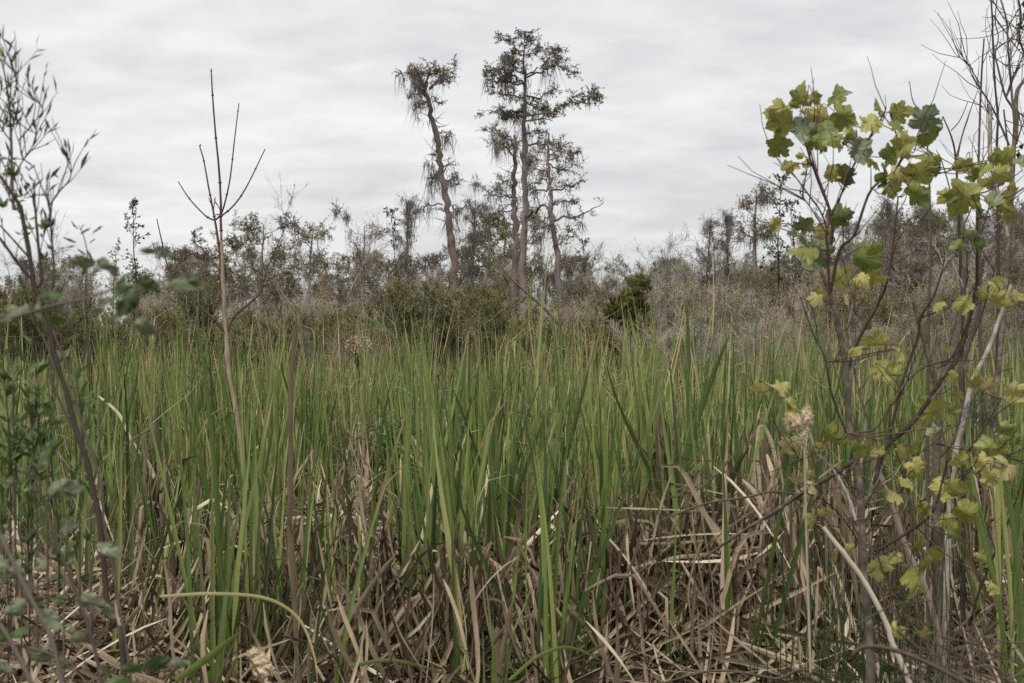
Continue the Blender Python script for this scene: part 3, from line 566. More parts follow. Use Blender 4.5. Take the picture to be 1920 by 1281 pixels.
near=[(X(p,d),d,p) for p,d in [(872,5.6),(858,5.4),(895,5.8),(905,5.3),(880,6.1),(845,5.9),(920,6.0),(832,5.2),(865,4.9),(940,5.7),(930,5.1),(1275,4.9),(1290,5.2),(1262,5.4),(1310,5.0),(1265,4.5),(385,4.2),(400,4.5),(372,4.8),(412,4.4),(428,5.0),(300,5.6),(330,5.3),(1060,4.6),(1045,5.0),(1165,5.6),(1180,5.3),(545,5.0),(575,4.8),(610,5.0),(505,5.2),(460,5.5),(640,4.7),(1290,7.5),(1130,6.4),(1210,6.1),(210,5.9),(250,6.2),(180,6.4),(780,6.3),(765,5.9),(800,6.6),(735,6.8),(990,5.6),(1010,6.1)]]
near+=[(X(p,d),d,p) for p,d in [(870,4.3),(905,4.6),(960,4.4),(1000,4.8),(1030,4.3),(930,4.1),(590,4.1),(760,4.7),(1110,4.7),(560,4.6),(480,4.6),(1380,4.6),(660,4.5),(520,4.9),(1160,4.8),(820,4.9),(1330,5.0),(220,4.7),(440,4.3),(330,4.8),(250,5.2),(1190,5.6),(1240,5.4),(1560,5.4),(1490,5.6),(1880,4.4),(1900,4.8),(1850,5.0)]]
near+=shoot_field(300-len(near),5.4,10.0,1001)
rg=random.Random(77)
for i,(x,d,px) in enumerate(near):
    z=float(hills(x,d)); tall=1.09+.15*math.sin(x*2+d*1.3)+(.03 if i<19 else 0)+(.05 if px<960 else 0)
    droopy=rg.random()<.22; young=rg.random()<.1
    H=(1.30*tall+rg.uniform(-.36,.14))*(.7 if young else 1)
    nl=rg.randint(4,8); row='foremost' if d<4.9 else ('second-row' if d<5.7 else ('third-row' if d<6.7 else 'farther'))
    lab=row+' '+['four','five','six','seven','eight'][nl-4]+'-leaved '+('short ' if young else '')+'cattail '+('with a folded leaf ' if droopy else '')+lm_(px)
    r=root('cattail',(x,d,z),lab,'cattail','green cattails nearest the camera'); r.rotation_euler=(rg.gauss(0,.05),rg.gauss(0,.06),rg.uniform(0,6.28))
    for j in range(nl):
        me=(rg.choice([m for m,k in leafm if k]) if droopy and j==1 else rg.choice(straight))
        o=link('leaf',me,r,(rg.gauss(0,.018),rg.gauss(0,.018),0)); s=min(H*rg.uniform(.70,1.06),(CAMZ+rg.uniform(-20,95+(20 if 790<px<960 else 0))/F*d)/1.05); o.scale=(rg.uniform(.85,1.25),rg.uniform(.85,1.25),s) if False else (s,s,s)
        o.rotation_euler=(rg.gauss(0,.05),rg.gauss(0,.05),(PI if j%2 else 0)+rg.gauss(0,.5))
# the rest of the stand, too many to count
R=np.random.default_rng(202)
def stand(shoots, name, K=9, hm=1.42, kinkp=.20):
    mb=MB(); s=np.array([(x,d,hills(x,d)) for x,d,_ in shoots]); pxs=np.array([p for _,_,p in shoots]); n=len(s); nl=R.integers(5,9,n); idx=np.repeat(np.arange(n),nl); m=len(idx)
    H=hm*(1+.10*np.sin(s[:,0]*1.7+s[:,1]*.9)+.07*np.sin(s[:,0]*4.3+1))*(.45+.70*R.beta(2.4,1.8,n))*(.93+.24*(np.sin(s[:,0]*2.6+s[:,1]*1.9)*np.sin(s[:,1]*1.1+2)>.25)*(s[:,1]<17))*np.where(s[:,1]>16,.92,1)
    b=s[idx]+R.normal(size=(m,3))*[.03,.03,0]; k=R.random(m)<kinkp
    az0=R.uniform(0,2*PI,n)[idx]+np.where(R.random(m)<.5,0,PI)+R.normal(size=m)*.5
    blades(mb,b,az0,np.abs(R.normal(0,.085,m)),H[idx]*R.uniform(.72,1.06,m),R.uniform(.009,.016,m),R.uniform(0,.30,m),np.where(k,R.uniform(.6,.88,m),2),np.where(k,R.uniform(1.0,2.5,m),0),
        None,None,np.clip(R.normal(.42,.2,n)[idx]+R.normal(size=m)*.1,0,1),np.maximum(0,R.normal(.10,.16,m))+np.where(k&(R.random(m)<.5),.25,0),K)
    return mb
fld=shoot_field(330,6.5,10.5,1002)+shoot_field(1350,10,17,1003)+shoot_field(1100,16,27,1004)
mb=stand(fld,'x'); tag(link('cattail_stand',mb.mesh('cattail_stand','cattail')),'dense green cattail stand filling the middle of the marsh','cattails',None,'stuff')

# ------------------------------------------------------------------ dead reed matting
R=np.random.default_rng(303)
def litter(n, dmin, dmax, flat=True, spread=1.0, wmul=1.0, lo=.25, hi=.95):
    mb=MB(); d=np.sqrt(R.uniform(dmin**2,dmax**2,n)); px=R.uniform(-100,2020,n); x=X(px,d)
    h=mound(x,d); u=R.random(n)**.8; z=hills(x,d)+h*u
    # lie across the slope of the heap
    e=.05; gx=(mound(x+e,d)-mound(x-e,d))/(2*e); gy=(mound(x,d+e)-mound(x,d-e))/(2*e)
    az=R.uniform(0,2*PI,n); slope=gx*np.cos(az)+gy*np.sin(az)
    el=np.clip(np.arctan(slope*u)+R.normal(0,.22,n),-1.2,1.2); st=R.random(n)<.12; el=np.where(st,R.uniform(.3,1.2,n),el)
    ln=R.uniform(lo,hi,n); base=np.stack([x-np.cos(az)*ln*.5*np.cos(el),d-np.sin(az)*ln*.5*np.cos(el),np.maximum(z-np.sin(el)*ln*.5*(~st),.01)],-1)
    keep=(np.sin(x*4.1+1.7)*np.sin(d*5.3+x*2.2+.6)+.35*np.sin(x*9.+d*7)<.12)|(d>8)|(R.random(n)<.12)
    keep&=~((d<4.3)&(h*u>.30))
    x,d,h,u,z,az,el,ln,base,st=[q[keep] for q in (x,d,h,u,z,az,el,ln,base,st)]; n=len(x)
    ln=np.where(st,np.minimum(ln,.5),ln); ln=np.minimum(ln,np.maximum(.3,(1.0-base[:,2])/np.maximum(np.sin(np.abs(el)),.05))); k=R.random(n)<.3
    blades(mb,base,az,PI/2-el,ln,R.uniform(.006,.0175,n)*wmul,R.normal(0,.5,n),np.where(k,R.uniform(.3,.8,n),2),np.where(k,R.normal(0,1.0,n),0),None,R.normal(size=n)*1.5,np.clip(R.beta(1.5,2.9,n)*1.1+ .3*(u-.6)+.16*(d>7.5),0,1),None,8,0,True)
    return mb
for nm,args,lb in [('dead_reed_matting',dict(n=13000,dmin=3.4,dmax=7.0,lo=.3,hi=1.1),'tangled mat of fallen brown cattail leaves across the foreground'),('dead_reed_matting',dict(n=12000,dmin=6.8,dmax=13),'fallen tan reed litter between the middle cattails'),('dead_reed_matting',dict(n=4500,dmin=12.5,dmax=27,wmul=1.3,lo=.4,hi=1.2),'pale reed litter under the rearmost cattails')]:
    tag(link(nm,litter(**args).mesh(nm,'dead')),lb,'dead reeds',None,'stuff')
# thin dry stems and grass threads everywhere
R=np.random.default_rng(304)
def threads(n,dmin,dmax,r=.0022):
    mb=MB(); d=np.sqrt(R.uniform(dmin**2,dmax**2,n)); x=X(R.uniform(-60,1980,n),d); st=np.stack([x,d,hills(x,d)],-1)
    dr=R.normal(size=(n,3))*.35; dr[:,2]=1; pt=grow(st,dr,R.uniform(.35,1.15,n),6,.16,0); tubes(mb,pt,taper(n,6,np.full(n,r),np.full(n,r*.4)),3,np.clip(R.normal(.7,.2,n),0,1))
    # side twigs
    s2,d2,_,_=spawn(pt,taper(n,6,np.full(n,r),np.full(n,r*.4)),2,.4,1,20,60); m=len(s2); tubes(mb,grow(s2,d2,R.uniform(.08,.35,m),4,.2,0),taper(m,4,np.full(m,r*.6),np.full(m,r*.3)),3,np.clip(R.normal(.7,.2,m),0,1))
    return mb
tag(link('dry_grass',threads(1900,5.0,13).mesh('dry_grass','dead')),'fine dry grass stems threaded through the cattails','dry grass',None,'stuff')
tag(link('dry_grass',threads(3000,12,27,.0045).mesh('dry_grass','dead')),'fine pale dry stems among the rear cattails','dry grass',None,'stuff')
# green undergrowth in the litter gaps
def under(n,dmin,dmax,patches):
    mb=MB(); d=np.sqrt(R.uniform(dmin**2,dmax**2,n)); x=X(R.uniform(-60,1980,n),d)
    den=.25+.75*(np.sin(x*1.9+d*1.1)*np.sin(d*1.3-x*.7)>.2); k=(R.random(n)<den)&((d>7.5)|(R.random(n)<.35)); x,d=x[k],d[k]
    c=np.stack([x,d,hills(x,d)+mound(x,d)*.5+R.uniform(0,.3,len(x))],-1)
    rhomb(mb,c,R.normal(size=c.shape)*[1,1,.5]+[0,0,.4],R.uniform(.02,.055,len(c)),R.uniform(.01,.022,len(c))); return mb
tag(link('undergrowth',under(40000,4.6,20,None).mesh('undergrowth','fresh')),'small green leafy weeds growing through the reed litter','weeds',None,'stuff')

# ------------------------------------------------------------------ individual dead cattail stalks and straps
def strap_mb(pts, d, w, org, mb=None, n=None, rnd=.6, face=0.0, brown=0, flatw=True, tp=False):
    w3=np.array([P(p[0],p[1],p[2] if len(p)>2 else d) for p in pts]); n=n or 5*len(pts); c=crspline(w3,n)-org
    T=nrm(np.gradient(c,axis=0)); view=np.array([0,1.,0]); S=nrm(np.cross(T,view)); Nn=np.cross(T,S); a=face+np.linspace(-.25,.25,n)[:,None]
    S2=S*np.cos(a)+Nn*np.sin(a); N2=np.cross(T,S2); t=np.linspace(0,1,n)
    prof=np.clip(t*9+.5,0,1)*np.clip((1-t)*9+.3,0,1) if flatw else np.clip(.8+t,0,1)*np.clip((1-t)/.4,0,1)**.7
    ww=(w*d/F/2*prof*(1+.08*R.normal(size=n)*(1 if flatw else 0)))[:,None]
    v=np.stack([c-S2*ww,c+N2*ww*.4,c+S2*ww],1); i=np.arange(n*3).reshape(n,3); q=np.stack([i[:-1,:-1],i[:-1,1:],i[1:,1:],i[1:,:-1]],-1).reshape(-1,4)
    dd=np.zeros((n,3,4)); dd[...,0]=rnd; dd[...,1]=t[:,None]; dd[...,2]=brown
    mb=mb or MB(); mb.add(v,q,dd.reshape(-1,4)); return mb
def strap(name,label,cat,pts,d,w,m='dead',rnd=.6,group=None,face=.2,flatw=True,brown=0):
    org=P(pts[0][0],pts[0][1],pts[0][2] if len(pts[0])>2 else d); o=link(name,strap_mb(pts,d,w,org,rnd=rnd,face=face,flatw=flatw,brown=brown).mesh(name,m),None,org); return tag(o,label,cat,group)
R=np.random.default_rng(404)
DS=[('tall straight brown dead stalk standing left of centre, taller than the cattails',[(557,1262),(553,1130),(543,1000),(545,880),(545,760),(550,660),(556,600)],4.1,9,.42),
 ('brown dead stalk left of the sapling, thick at its splayed foot',[(298,1110),(306,1000),(300,880),(292,782)],6.2,11,.35),
 ('pale bent straw leaning from upper left to the reed heap',[(388,1060),(350,990),(300,915),(275,860)],6.4,8,.8),
 ('thin broken upper end of the pale bent straw',[(262,850),(240,812),(222,775),(185,742)],6.4,5,.85),
 ('thin straight cane slanting up to the broken stalk on the left',[(130,912),(215,845),(290,798)],6.5,5,.55),
 ('whitish torn cattail leaf standing in the bottom centre',[(882,1262),(862,1150),(848,1060),(836,990)],4.7,10,.8),
 ('narrow whitish leaf beside the torn one in the bottom centre',[(868,1150),(873,1060),(872,995)],4.7,6,.8),
 ('pale dry leaf lying across the foot of the central clump',[(700,1225),(800,1195),(900,1172),(1000,1150)],4.6,9,.8),
 ('thick red-brown dead stalk right of centre, in front of the green leaves',[(1246,975),(1244,900),(1240,820),(1236,742)],5.6,18,.4),
 ('folded pale dead stalk below left of the seed fluff',[(1428,975),(1424,900),(1420,850),(1421,815),(1427,799),(1440,812),(1452,850),(1456,885)],5.0,7,.66),
 ('brown dead stalk behind the folded pale one',[(1440,1120),(1436,1000),(1434,900),(1434,815)],5.1,16,.38),
 ('pale strip leaning left on the right-hand reed heap',[(1478,1045),(1450,990),(1420,930),(1392,898)],4.8,11,.75),
 ('second pale strip under the leaning one on the right-hand heap',[(1470,1030),(1430,975),(1385,922)],4.85,7,.7),
 ('broad tan dead leaf upright in the bottom centre',[(1052,1281),(1060,1230),(1074,1150)],4.4,16,.5),
 ('tan leaf tip slanting in the bottom centre',[(925,1281),(940,1230),(960,1130)],4.3,11,.55),
 ('short broken stalk in the bottom centre',[(935,1281),(935,1230),(932,1175)],4.3,16,.4),
 ('pale diagonal straw crossing the right-hand heap',[(1300,1270),(1370,1225),(1460,1180),(1500,1160)],4.6,7,.75),
 ('dead leaf arching over the left reed heap',[(215,1245),(240,1150),(280,1080),(310,1060)],5.4,11,.4),
 ('straight pale straw lying left of the sapling foot',[(150,1095),(220,1102),(300,1112),(345,1125)],5.6,6,.85),
 ('short pale broken leaf standing left of the sapling foot',[(356,1075),(355,1010),(352,952)],5.2,12,.7),
 ('slanting broad dead leaves at the left, reaching the lower left corner',[(160,1130),(100,1060),(40,1020),(0,1003)],4.6,9,.4),
 ('dead cattail leaf leaning across the left heap',[(420,1240),(520,1130),(590,1075),(650,1040)],5.0,11,.55),
 ('long cane lying across the right-hand heap up to the right',[(1120,1110),(1230,1010),(1330,940),(1500,830)],5.4,8,.55),
 ('long thin cane crossing behind the central clump',[(620,1040),(720,1030),(830,1018)],6.6,7,.5)]
for lb,pts,d,w_,rn in DS: strap('dead_stalk',lb,'dead stalk',pts,d,w_,'dead',rn,'single dead stalks and straws')
# the tent of dead stalks left of the vine, and standing heaps as bundles
def bundle(name,label,px,py,d,n,h,spread,seed,lean=.25,px_sp=40):
    global R; R=np.random.default_rng(seed); mb=MB(); x0=X(px,d); z0=CAMZ+(640-py)/F*d; az=R.uniform(0,2*PI,n)
    b=np.stack([R.normal(0,spread,n),R.normal(0,spread*.7,n),R.uniform(0,.15*h,n)],-1)
    blades(mb,b,np.arctan2(-b[:,1],-b[:,0])+R.normal(0,.5,n),np.abs(R.normal(lean,.12,n)),h*R.uniform(.6,1.15,n),R.uniform(.007,.016,n),R.normal(0,.4,n),np.where(R.random(n)<.5,R.uniform(.5,.9,n),2),R.uniform(.8,2.6,n),None,R.normal(size=n)*.6,np.clip(R.beta(1.6,2.6,n),0,1),None,9,0,True)
    tag(link(name,mb.mesh(name,'dead'),None,(x0,d,max(z0,0))),label,'dead reeds','standing bundles of dead cattail leaves')
bundle('dead_reed_bundle','tent of dead stalks propped together left of the green vine',700,985,8.2,110,.62,.15,1,.3)
bundle('dead_reed_bundle','brown upright bundle of dead leaves at the foot of the left stalk',300,1130,5.8,60,.55,.10,2,.12)
bundle('dead_reed_bundle','wide upright heap of dead leaves below the seed fluff',1440,1200,4.8,75,.55,.16,3,.2)
bundle('dead_reed_bundle','large heap of drooping dead leaves right of centre',1300,1230,4.8,85,.52,.24,4,.25)
bundle('dead_reed_bundle','dead leaves standing at the foot of the thick red-brown stalk',1245,1080,5.6,60,.55,.08,5,.1)
bundle('dead_reed_bundle','dead leaf bundle among the maple stems',1600,1230,4.9,80,.6,.2,6,.15)
bundle('dead_reed_bundle','bundle of dead leaves at the bottom left of the sapling',400,1230,4.9,90,.45,.2,7,.35)
bundle('dead_reed_bundle','splayed dead leaves at the bottom between stalk and central clump',720,1260,4.6,110,.45,.25,8,.45)
bundle('dead_reed_bundle','dead leaves behind the right maple stems',1800,1180,5.4,90,.6,.25,9,.15)
bundle('dead_reed_bundle','low heap of collapsed brown leaves in the bottom centre',900,1240,4.5,90,0.42,0.25,11,0.5)
bundle('dead_reed_bundle','dead leaf clump between the tall brown stalk and the sapling',480,1180,5.0,60,0.5,0.15,12,0.3)
bundle('dead_reed_bundle','tangled dead leaves below the reed tent',660,1120,5.6,100,0.45,0.3,13,0.5)
bundle('dead_reed_bundle','dead leaves standing at the bottom right of the central clump',1130,1200,4.9,80,0.5,0.2,14,0.3)
# scattered standing dead stalks (individual copies)
R=np.random.default_rng(405); protoD=[]
for i in range(14):
    mb=MB(); k=R.random()<.6; n=R.integers(1,3)
    blades(mb,np.zeros((n,3)),R.uniform(0,6,n),np.abs(R.normal(.08,.08,n)),R.uniform(.6,1.05,n),R.uniform(.012,.02,n),R.normal(0,.12,n),np.where(R.random(n)<.6,R.uniform(.6,.93,n),2),R.uniform(.8,2.7,n),None,R.normal(size=n)*.5,np.clip(R.normal(.5,.18,n),0,1),None,12,0,True)
    protoD.append(mb.mesh('dead_cattail','dead'))
rd_=random.Random(9)
for i in range(190):
    d=math.sqrt(rd_.uniform(5.2**2,11**2)); px=rd_.uniform(-30,1950); x=X(px,d); o=link('dead_cattail',rd_.choice(protoD),None,(x,d,float(hills(x,d))))
    s=rd_.uniform(.6,1.1); o.scale=(1,1,s); o.rotation_euler=(rd_.gauss(0,.10),rd_.gauss(0,.12),rd_.uniform(0,6.28))
    tag(o,('short' if s<.75 else ('knee-high' if s<.9 else 'tall'))+' dry brown cattail leaf '+('leaning right ' if o.rotation_euler.y>.04 else ('leaning left ' if o.rotation_euler.y<-.04 else 'upright '))+lm_(px),'dead cattail','dead cattails standing among the green ones')
# arching green leaves
for lb,pts,d,w_,rn in [('long yellow-green leaf arching across the lower left',[(300,1118),(400,1113),(500,1122),(560,1160),(588,1225),(596,1281)],3.6,7,.8),
  ('low arching green leaf in the bottom centre, left of the broken stalks',[(655,1248),(730,1238),(800,1252),(868,1276)],3.9,8,.4),
  ('low arching green leaf in the bottom right of centre',[(955,1275),(1010,1230),(1070,1214),(1140,1245)],3.9,8,.4),
  ('green leaf falling left with its tip near the bottom left',[(330,1275),(380,1240),(425,1205),(448,1185)],3.8,14,.3),
  ('curved long green leaf sweeping left from the central clump',[(790,900),(780,760),(752,650),(700,600),(655,588)],7.2,6,.35),
  ('tall broad leaf standing above the others right of the cone-shaped evergreen',[(1296,900),(1292,760),(1290,650),(1288,555)],6.4,12,.25),
  ('slanting broad green leaf right of centre reaching up right',[(1262,960),(1290,840),(1330,720),(1368,625)],6.0,15,.3),
  ('dark green leaf slanting down across the left heap',[(372,850),(400,960),(450,1100),(475,1190)],5.2,12,.15),
  ('short fresh leaf slanting to the bottom right of the central clump',[(860,1160),(800,1105),(740,1060),(655,1030)],4.9,9,.5)]:
    strap('cattail_leaf',lb,'leaf',pts,d,w_,'cattail',rn,None,.35,False,.02)

# ------------------------------------------------------------------ leaf shapes for the near plants
MAPLE=[(0,0),(.10,-.06),(.21,-.07),(.33,-.03),(.45,.03),(.43,.10),(.46,.17),(.41,.22),(.38,.27),(.45,.33),(.49,.40),(.60,.50),(.53,.53),(.52,.60),(.43,.60),(.38,.66),(.30,.62),(.24,.61),(.27,.68),(.31,.75),(.23,.78),(.21,.86),(.12,.88),(.0,1.02)]
OVATE=[(0,0),(.13,.06),(.22,.16),(.24,.17),(.29,.28),(.31,.29),(.33,.42),(.35,.43),(.32,.56),(.33,.57),(.26,.70),(.27,.71),(.18,.83),(.18,.84),(.09,.93),(0,1.02)]
def leafmesh(mb, half, size, M3, pos, rnd, curl, blotch=0.0, jit=.03, wid=1.0, mi=0):
    """M3 columns: side, tip direction, normal"""
    o=np.array(half+[(-x,y) for x,y in half[-2:0:-1]]); o=o+R.normal(size=o.shape)*jit; o[:,0]*=wid; n=len(o); cen=np.array([0,.38])
    rings=[cen[None]]+[cen+(o-cen)*k for k in (.4,.75,1.0)]
    uv=np.vstack(rings); x,y=uv[:,0],uv[:,1]
    z=-curl[0]*(y-.3)**2-curl[1]*np.abs(x)**1.3+curl[2]*np.sin(x*7+y*5+curl[3])*.05+.03*R.normal(size=len(x))*(np.hypot(x,y-.38)>.2)
    loc=np.stack([x,y,z],-1)*size; v=loc@M3.T+pos
    f=[]
    for i in range(n):
        j=(i+1)%n; f.append((0,1+i,1+j,-1))
        for k in range(2): a=1+k*n; b=a+n; f.append((a+i,b+i,b+j,a+j))
    u=np.zeros((len(v),4)); u[:,0]=x; u[:,1]=y; u[:,2]=rnd*9
    mb.add(v,f,[rnd,0,blotch,1],mi,u)
def leaf_frame(ang, tilt, roll):
    """tip points at image angle ang (deg), tilted out of the picture plane by tilt, rolled about its own axis"""
    a=math.radians(ang); t=np.array([math.cos(a),0,math.sin(a)]); nr=np.array([0,-1.,0]); sd=np.cross(t,nr)
    tl=math.radians(tilt); t2=t*math.cos(tl)+nr*math.sin(tl); n2=nr*math.cos(tl)-t*math.sin(tl)
    rl=math.radians(roll); s2=sd*math.cos(rl)+n2*math.sin(rl); n3=n2*math.cos(rl)-sd*math.sin(rl)
    return np.stack([s2,t2,n3],1)
# ------------------------------------------------------------------ the red maple
R=np.random.default_rng(505)
MD=3.3
def qa(x,y): return (1400+x/3.202, 140+y/3.202)
def qb(x,y): return (1400+x/3.202, 500+y/3.202)
def qc(x,y): return (1400+x/3.042, 860+y/3.042)
mo_=P(1632,1281,MD); mo_[2]=.0
maple=root('maple_sapling',mo_,'red maple sapling with lobed yellow-green leaves on two leafy crowns at the right','sapling')
tb=MB(); foot=(1640,640+CAMZ/MD*F)
stem(tb,[foot,(1632,1281),(1630,1189),(1618,1057),(1613,926),(1605,860),(1594,800),(1587,700),(1570,603),(1556,553),(1540,509)],MD,(11,10,8.5,8,7.5,6.5,6.2,5.8,5,4.2,3),70,8,0,.09,.35,mo_)
link('trunk',tb.mesh('trunk','greybark'),maple)
MS=[([(1640,910),(1650,860),(1662,834),(1700,803),(1731,765),(1768,706),(1790,681),(1806,640),(1826,562),(1832,515),(1832,430),(1831,350)],(5.5,5.5,5.5,5,4.5,4.5,4,4,3.5,2.8,2.4,1.8),'greybark',3.4),
 ([(1614,950),(1625,935),(1640,910)],(7,6,5.5),'greybark',3.35),
 ([(1768,706),(1790,660),(1803,590),(1812,500),(1813,470)],(4,3.2,2.6,2.2,1.6),'darktwig',3.4),
 ([(1665,834),(1675,787),(1693,712),(1721,631),(1725,597),(1750,556),(1768,500),(1772,470)],(3,3,2.6,2.4,2.4,2,1.4,1),'darktwig',3.4),
 ([(1603,812),(1640,803),(1672,759),(1700,715),(1734,687),(1765,678)],(2.6,2.4,2.4,2.2,2,1.8),'darktwig',3.35),
 ([(1556,553),(1562,524),(1575,468),(1603,437),(1631,359),(1669,327),(1697,290),(1712,262),(1737,249)],(3.2,3,3,2.8,2.4,2.2,2,1.8,1.2),'redtwig',MD),
 ([(1556,553),(1553,500),(1552,471),(1549,437),(1556,400),(1536,345),(1515,285),(1506,243)],(3,2.4,2.4,2.2,2,2,1.8,1.4),'redtwig',MD-.05),
 ([(1552,471),(1560,410),(1545,360),(1527,310),(1517,268)],(2,1.8,1.8,1.6,1.2),'redtwig',MD+.05),
 ([(1558,465),(1569,390),(1594,324),(1619,277),(1656,215),(1660,200)],(2.2,2,2,1.8,1.4,1),'redtwig',MD+.1),
 ([(1553,440),(1540,399),(1509,355),(1484,321)],(1.8,1.6,1.4,1),'redtwig',MD),([(1549,437),(1530,405),(1512,378),(1500,362)],(1.5,1.2,.8),'redtwig',MD+.1),
 ([(1587,700),(1612,631),(1650,562),(1665,520),(1675,452),(1684,368)],(3.8,3.6,3,2.4,2,1.4),'redtwig',MD+.15),
 ([(1587,812),(1559,737),(1547,672),(1525,625),(1500,556)],(2.2,2,1.8,1.6,1),'darktwig',MD-.1),
 ([(1604,975),(1594,939),(1571,893),(1559,875),(1531,846),(1515,803),(1494,775),(1462,718)],(3,3,3,2.6,2.2,2,1.4,1),'greybark',MD-.1),
 ([(1643,1034),(1725,982),(1755,945),(1778,860),(1790,900-30),(1822,837),(1878,747)],(3,3,2.6,2.2,2,1.8,1),'darktwig',MD+.05),
 ([(1559,875),(1580,890),(1600,925)],(2,2,1.6),'darktwig',MD),([(1531,846),(1500,860),(1480,820)],(1.2,1,.8),'darktwig',MD-.1),
 ([(1616,1010),(1640,985),(1680,930),(1720,880)],(2,1.6,1.4,1),'darktwig',MD+.1),([(1618,1040),(1600,1000),(1560,950),(1510,925),(1470,950)],(1.8,1.6,1.4,1.2,1),'darktwig',MD),
 ([(1590,740),(1600,680),(1592,620),(1600,560)],(2.2,2,1.6,1.2),'greybark',MD+.2),([(1612,900),(1625,800),(1600,690),(1585,600)],(2,2,1.8,1.2),'greybark',MD+.25),
 ([(1822,640),(1850,560),(1870,480),(1876,430),(1890,380)],(2,1.8,1.6,1.2,1),'redtwig',3.4),([(1832,450),(1845,420),(1856,380),(1862,335)],(1.5,1.5,1.2,1),'redtwig',3.45),([(1831,360),(1825,335),(1832,318)],(1.5,1.2,.8),'redtwig',3.4),([(1831,360),(1860,375),(1890,370)],(1.2,1.2,.8),'redtwig',3.4),
 ([(1700,803),(1715,850),(1760,830),(1800,860)],(1.4,1.2,1,.8),'darktwig',3.35),([(1790,900),(1830,870),(1870,850),(1900,860)],(1.4,1.2,1,.8),'darktwig',3.3)]
BC=[]
for pts,r,m,d in MS:
    mb=MB(); c_,_r=stem(mb,pts,d,r,None,6,0,.05,None,mo_); BC.append(c_)
    s2,d2,r2,_=spawn(c_[None],_r[None],5,.2,1,20,55,0,.2); tubes(mb,grow(s2,d2,R.uniform(.05,.22,len(s2)),5,.16,.06),taper(len(s2),5,np.full(len(s2),.0016),np.full(len(s2),.0006)),4); link('branch',mb.mesh('branch',m),maple)
A=[(190,205,190,180,.6),(320,125,145,100,.5),(410,140,85,-60,.5),(535,120,150,75,.3),(200,300,195,195,.5),(190,430,170,235,.5),(330,330,165,-95,.05),(460,255,200,170,.78),(590,250,185,-25,.5),(540,375,180,-25,.35),(640,345,150,15,.78),(670,460,175,-85,.02),(745,290,145,215,.78),(800,200,120,120,.6),(920,225,155,-5,.5),(910,310,115,-65,.4),(1075,262,195,65,.05),(1120,395,190,-25,.3),(1145,530,190,-38,.28),(930,420,175,150,.68),(1040,490,125,0,.5),(850,480,150,160,.35),(760,510,145,-40,.9),(560,620,195,-80,.2),(500,590,105,200,.6),(1040,610,225,-38,.75),(910,610,150,-100,.92),(1020,725,190,-52,.45),(850,615,155,-45,.3),(240,550,85,190,.8),(295,550,65,-40,.75),(355,530,65,90,.9),(345,600,42,180,.97),(550,860,185,15,.2),(340,905,145,185,.12),(490,950,165,-60,.72),(340,1050,225,195,.55),(420,1060,185,-75,.15),(400,1165,145,205,.7),(700,1100,200,-42,.3),(560,1210,165,-95,.75),(770,1230,175,-50,.7),(160,900,100,180,.85),(470,330,150,-80,.35),(700,400,120,30,.35),(400,390,120,-30,.4),(870,690,110,-80,.55),
 (1300,555,135,190,.62),(1540,505,165,45,.62),(1400,565,150,10,.5),(1395,610,130,-90,.4),(1300,735,240,-105,.6),(1530,605,130,-30,.75),(1480,780,145,-30,.7),(1595,745,195,-50,.65),(1600,850,130,-95,.6),(1650,530,110,60,.6),(1200,730,110,215,.7),(1360,960,115,20,.2),(1410,1030,110,-45,.2),(1270,1010,110,200,.3),(1450,650,90,-80,.55)]
B=[(420,185,95,-110,.93),(600,190,75,60,.95),(720,380,95,0,.3),(770,455,155,170,.78),(920,525,105,-20,.8),(650,490,95,180,.7),(790,610,135,190,.78),(880,640,115,-30,.5),(860,685,85,-75,.8),(75,750,115,190,.78),(230,720,115,30,.7),(265,800,65,-60,.6),(300,880,105,-45,.8),(250,1080,145,-85,.95),(500,1000,105,60,.55),(530,1055,110,-30,.6),(455,1095,95,-95,.8),(690,1100,130,160,.5),(800,1130,120,-20,.9),(945,1120,105,-100,.8),(1020,1090,125,-15,.5),(1020,1205,120,-60,.6),(1100,870,200,-110,.62),(1040,930,95,-60,.8),(1130,1000,95,210,.6),(1250,880,95,-20,.5),(1250,660,95,-80,.8),(1265,770,95,-60,.75),(1150,225,85,215,.7),(1500,60,105,20,.5),(1490,115,105,-60,.85),(1420,150,90,60,.3),(1500,215,135,-30,.75),(1310,215,125,190,.6),(1630,160,105,20,.85),(1400,690,135,-10,.7),(1455,720,115,-5,.9),(1610,760,125,-38,.9),(1560,990,115,-38,.3),(1630,1040,95,-30,.3),(1460,1085,150,170,.4),(1540,1110,95,-30,.8),(1470,1250,125,-20,.8),(1420,1180,125,-52,.92),(1590,1190,175,-8,.95),(1275,1170,120,200,.8),(1200,510,85,190,.95)]
Cc=[(300,130,115,200,.95),(350,100,75,30,.9),(390,170,95,-25,.95),(330,245,65,-95,.9),(380,365,105,-100,.7),(450,325,85,20,.75),(850,215,95,180,.88),(910,140,95,-25,.6),(1130,170,155,-110,.9),(1200,190,115,-35,.6),(1010,290,85,200,.4),(1150,360,115,190,.7),(1185,415,115,-60,.4),(1255,315,155,-40,.5),(740,610,145,-110,.45),(840,560,85,-120,.5),(1050,585,190,-45,.5),(990,665,190,-42,.5),(960,515,95,-45,.3),(1340,560,75,-60,.6),(1420,730,85,-40,.75),(850,990,105,-90,.75),(1000,1000,115,-50,.75),(585,515,65,60,.75),(1395,110,105,-80,.88)]
EX=[]
for a,b,s,g,c in A:
    if R.random()<.45: EX.append((a+R.normal()*75,b+R.normal()*55,s*R.uniform(.4,.8),g+R.normal()*60,float(np.clip(c+R.normal()*.12,.05,.95))))
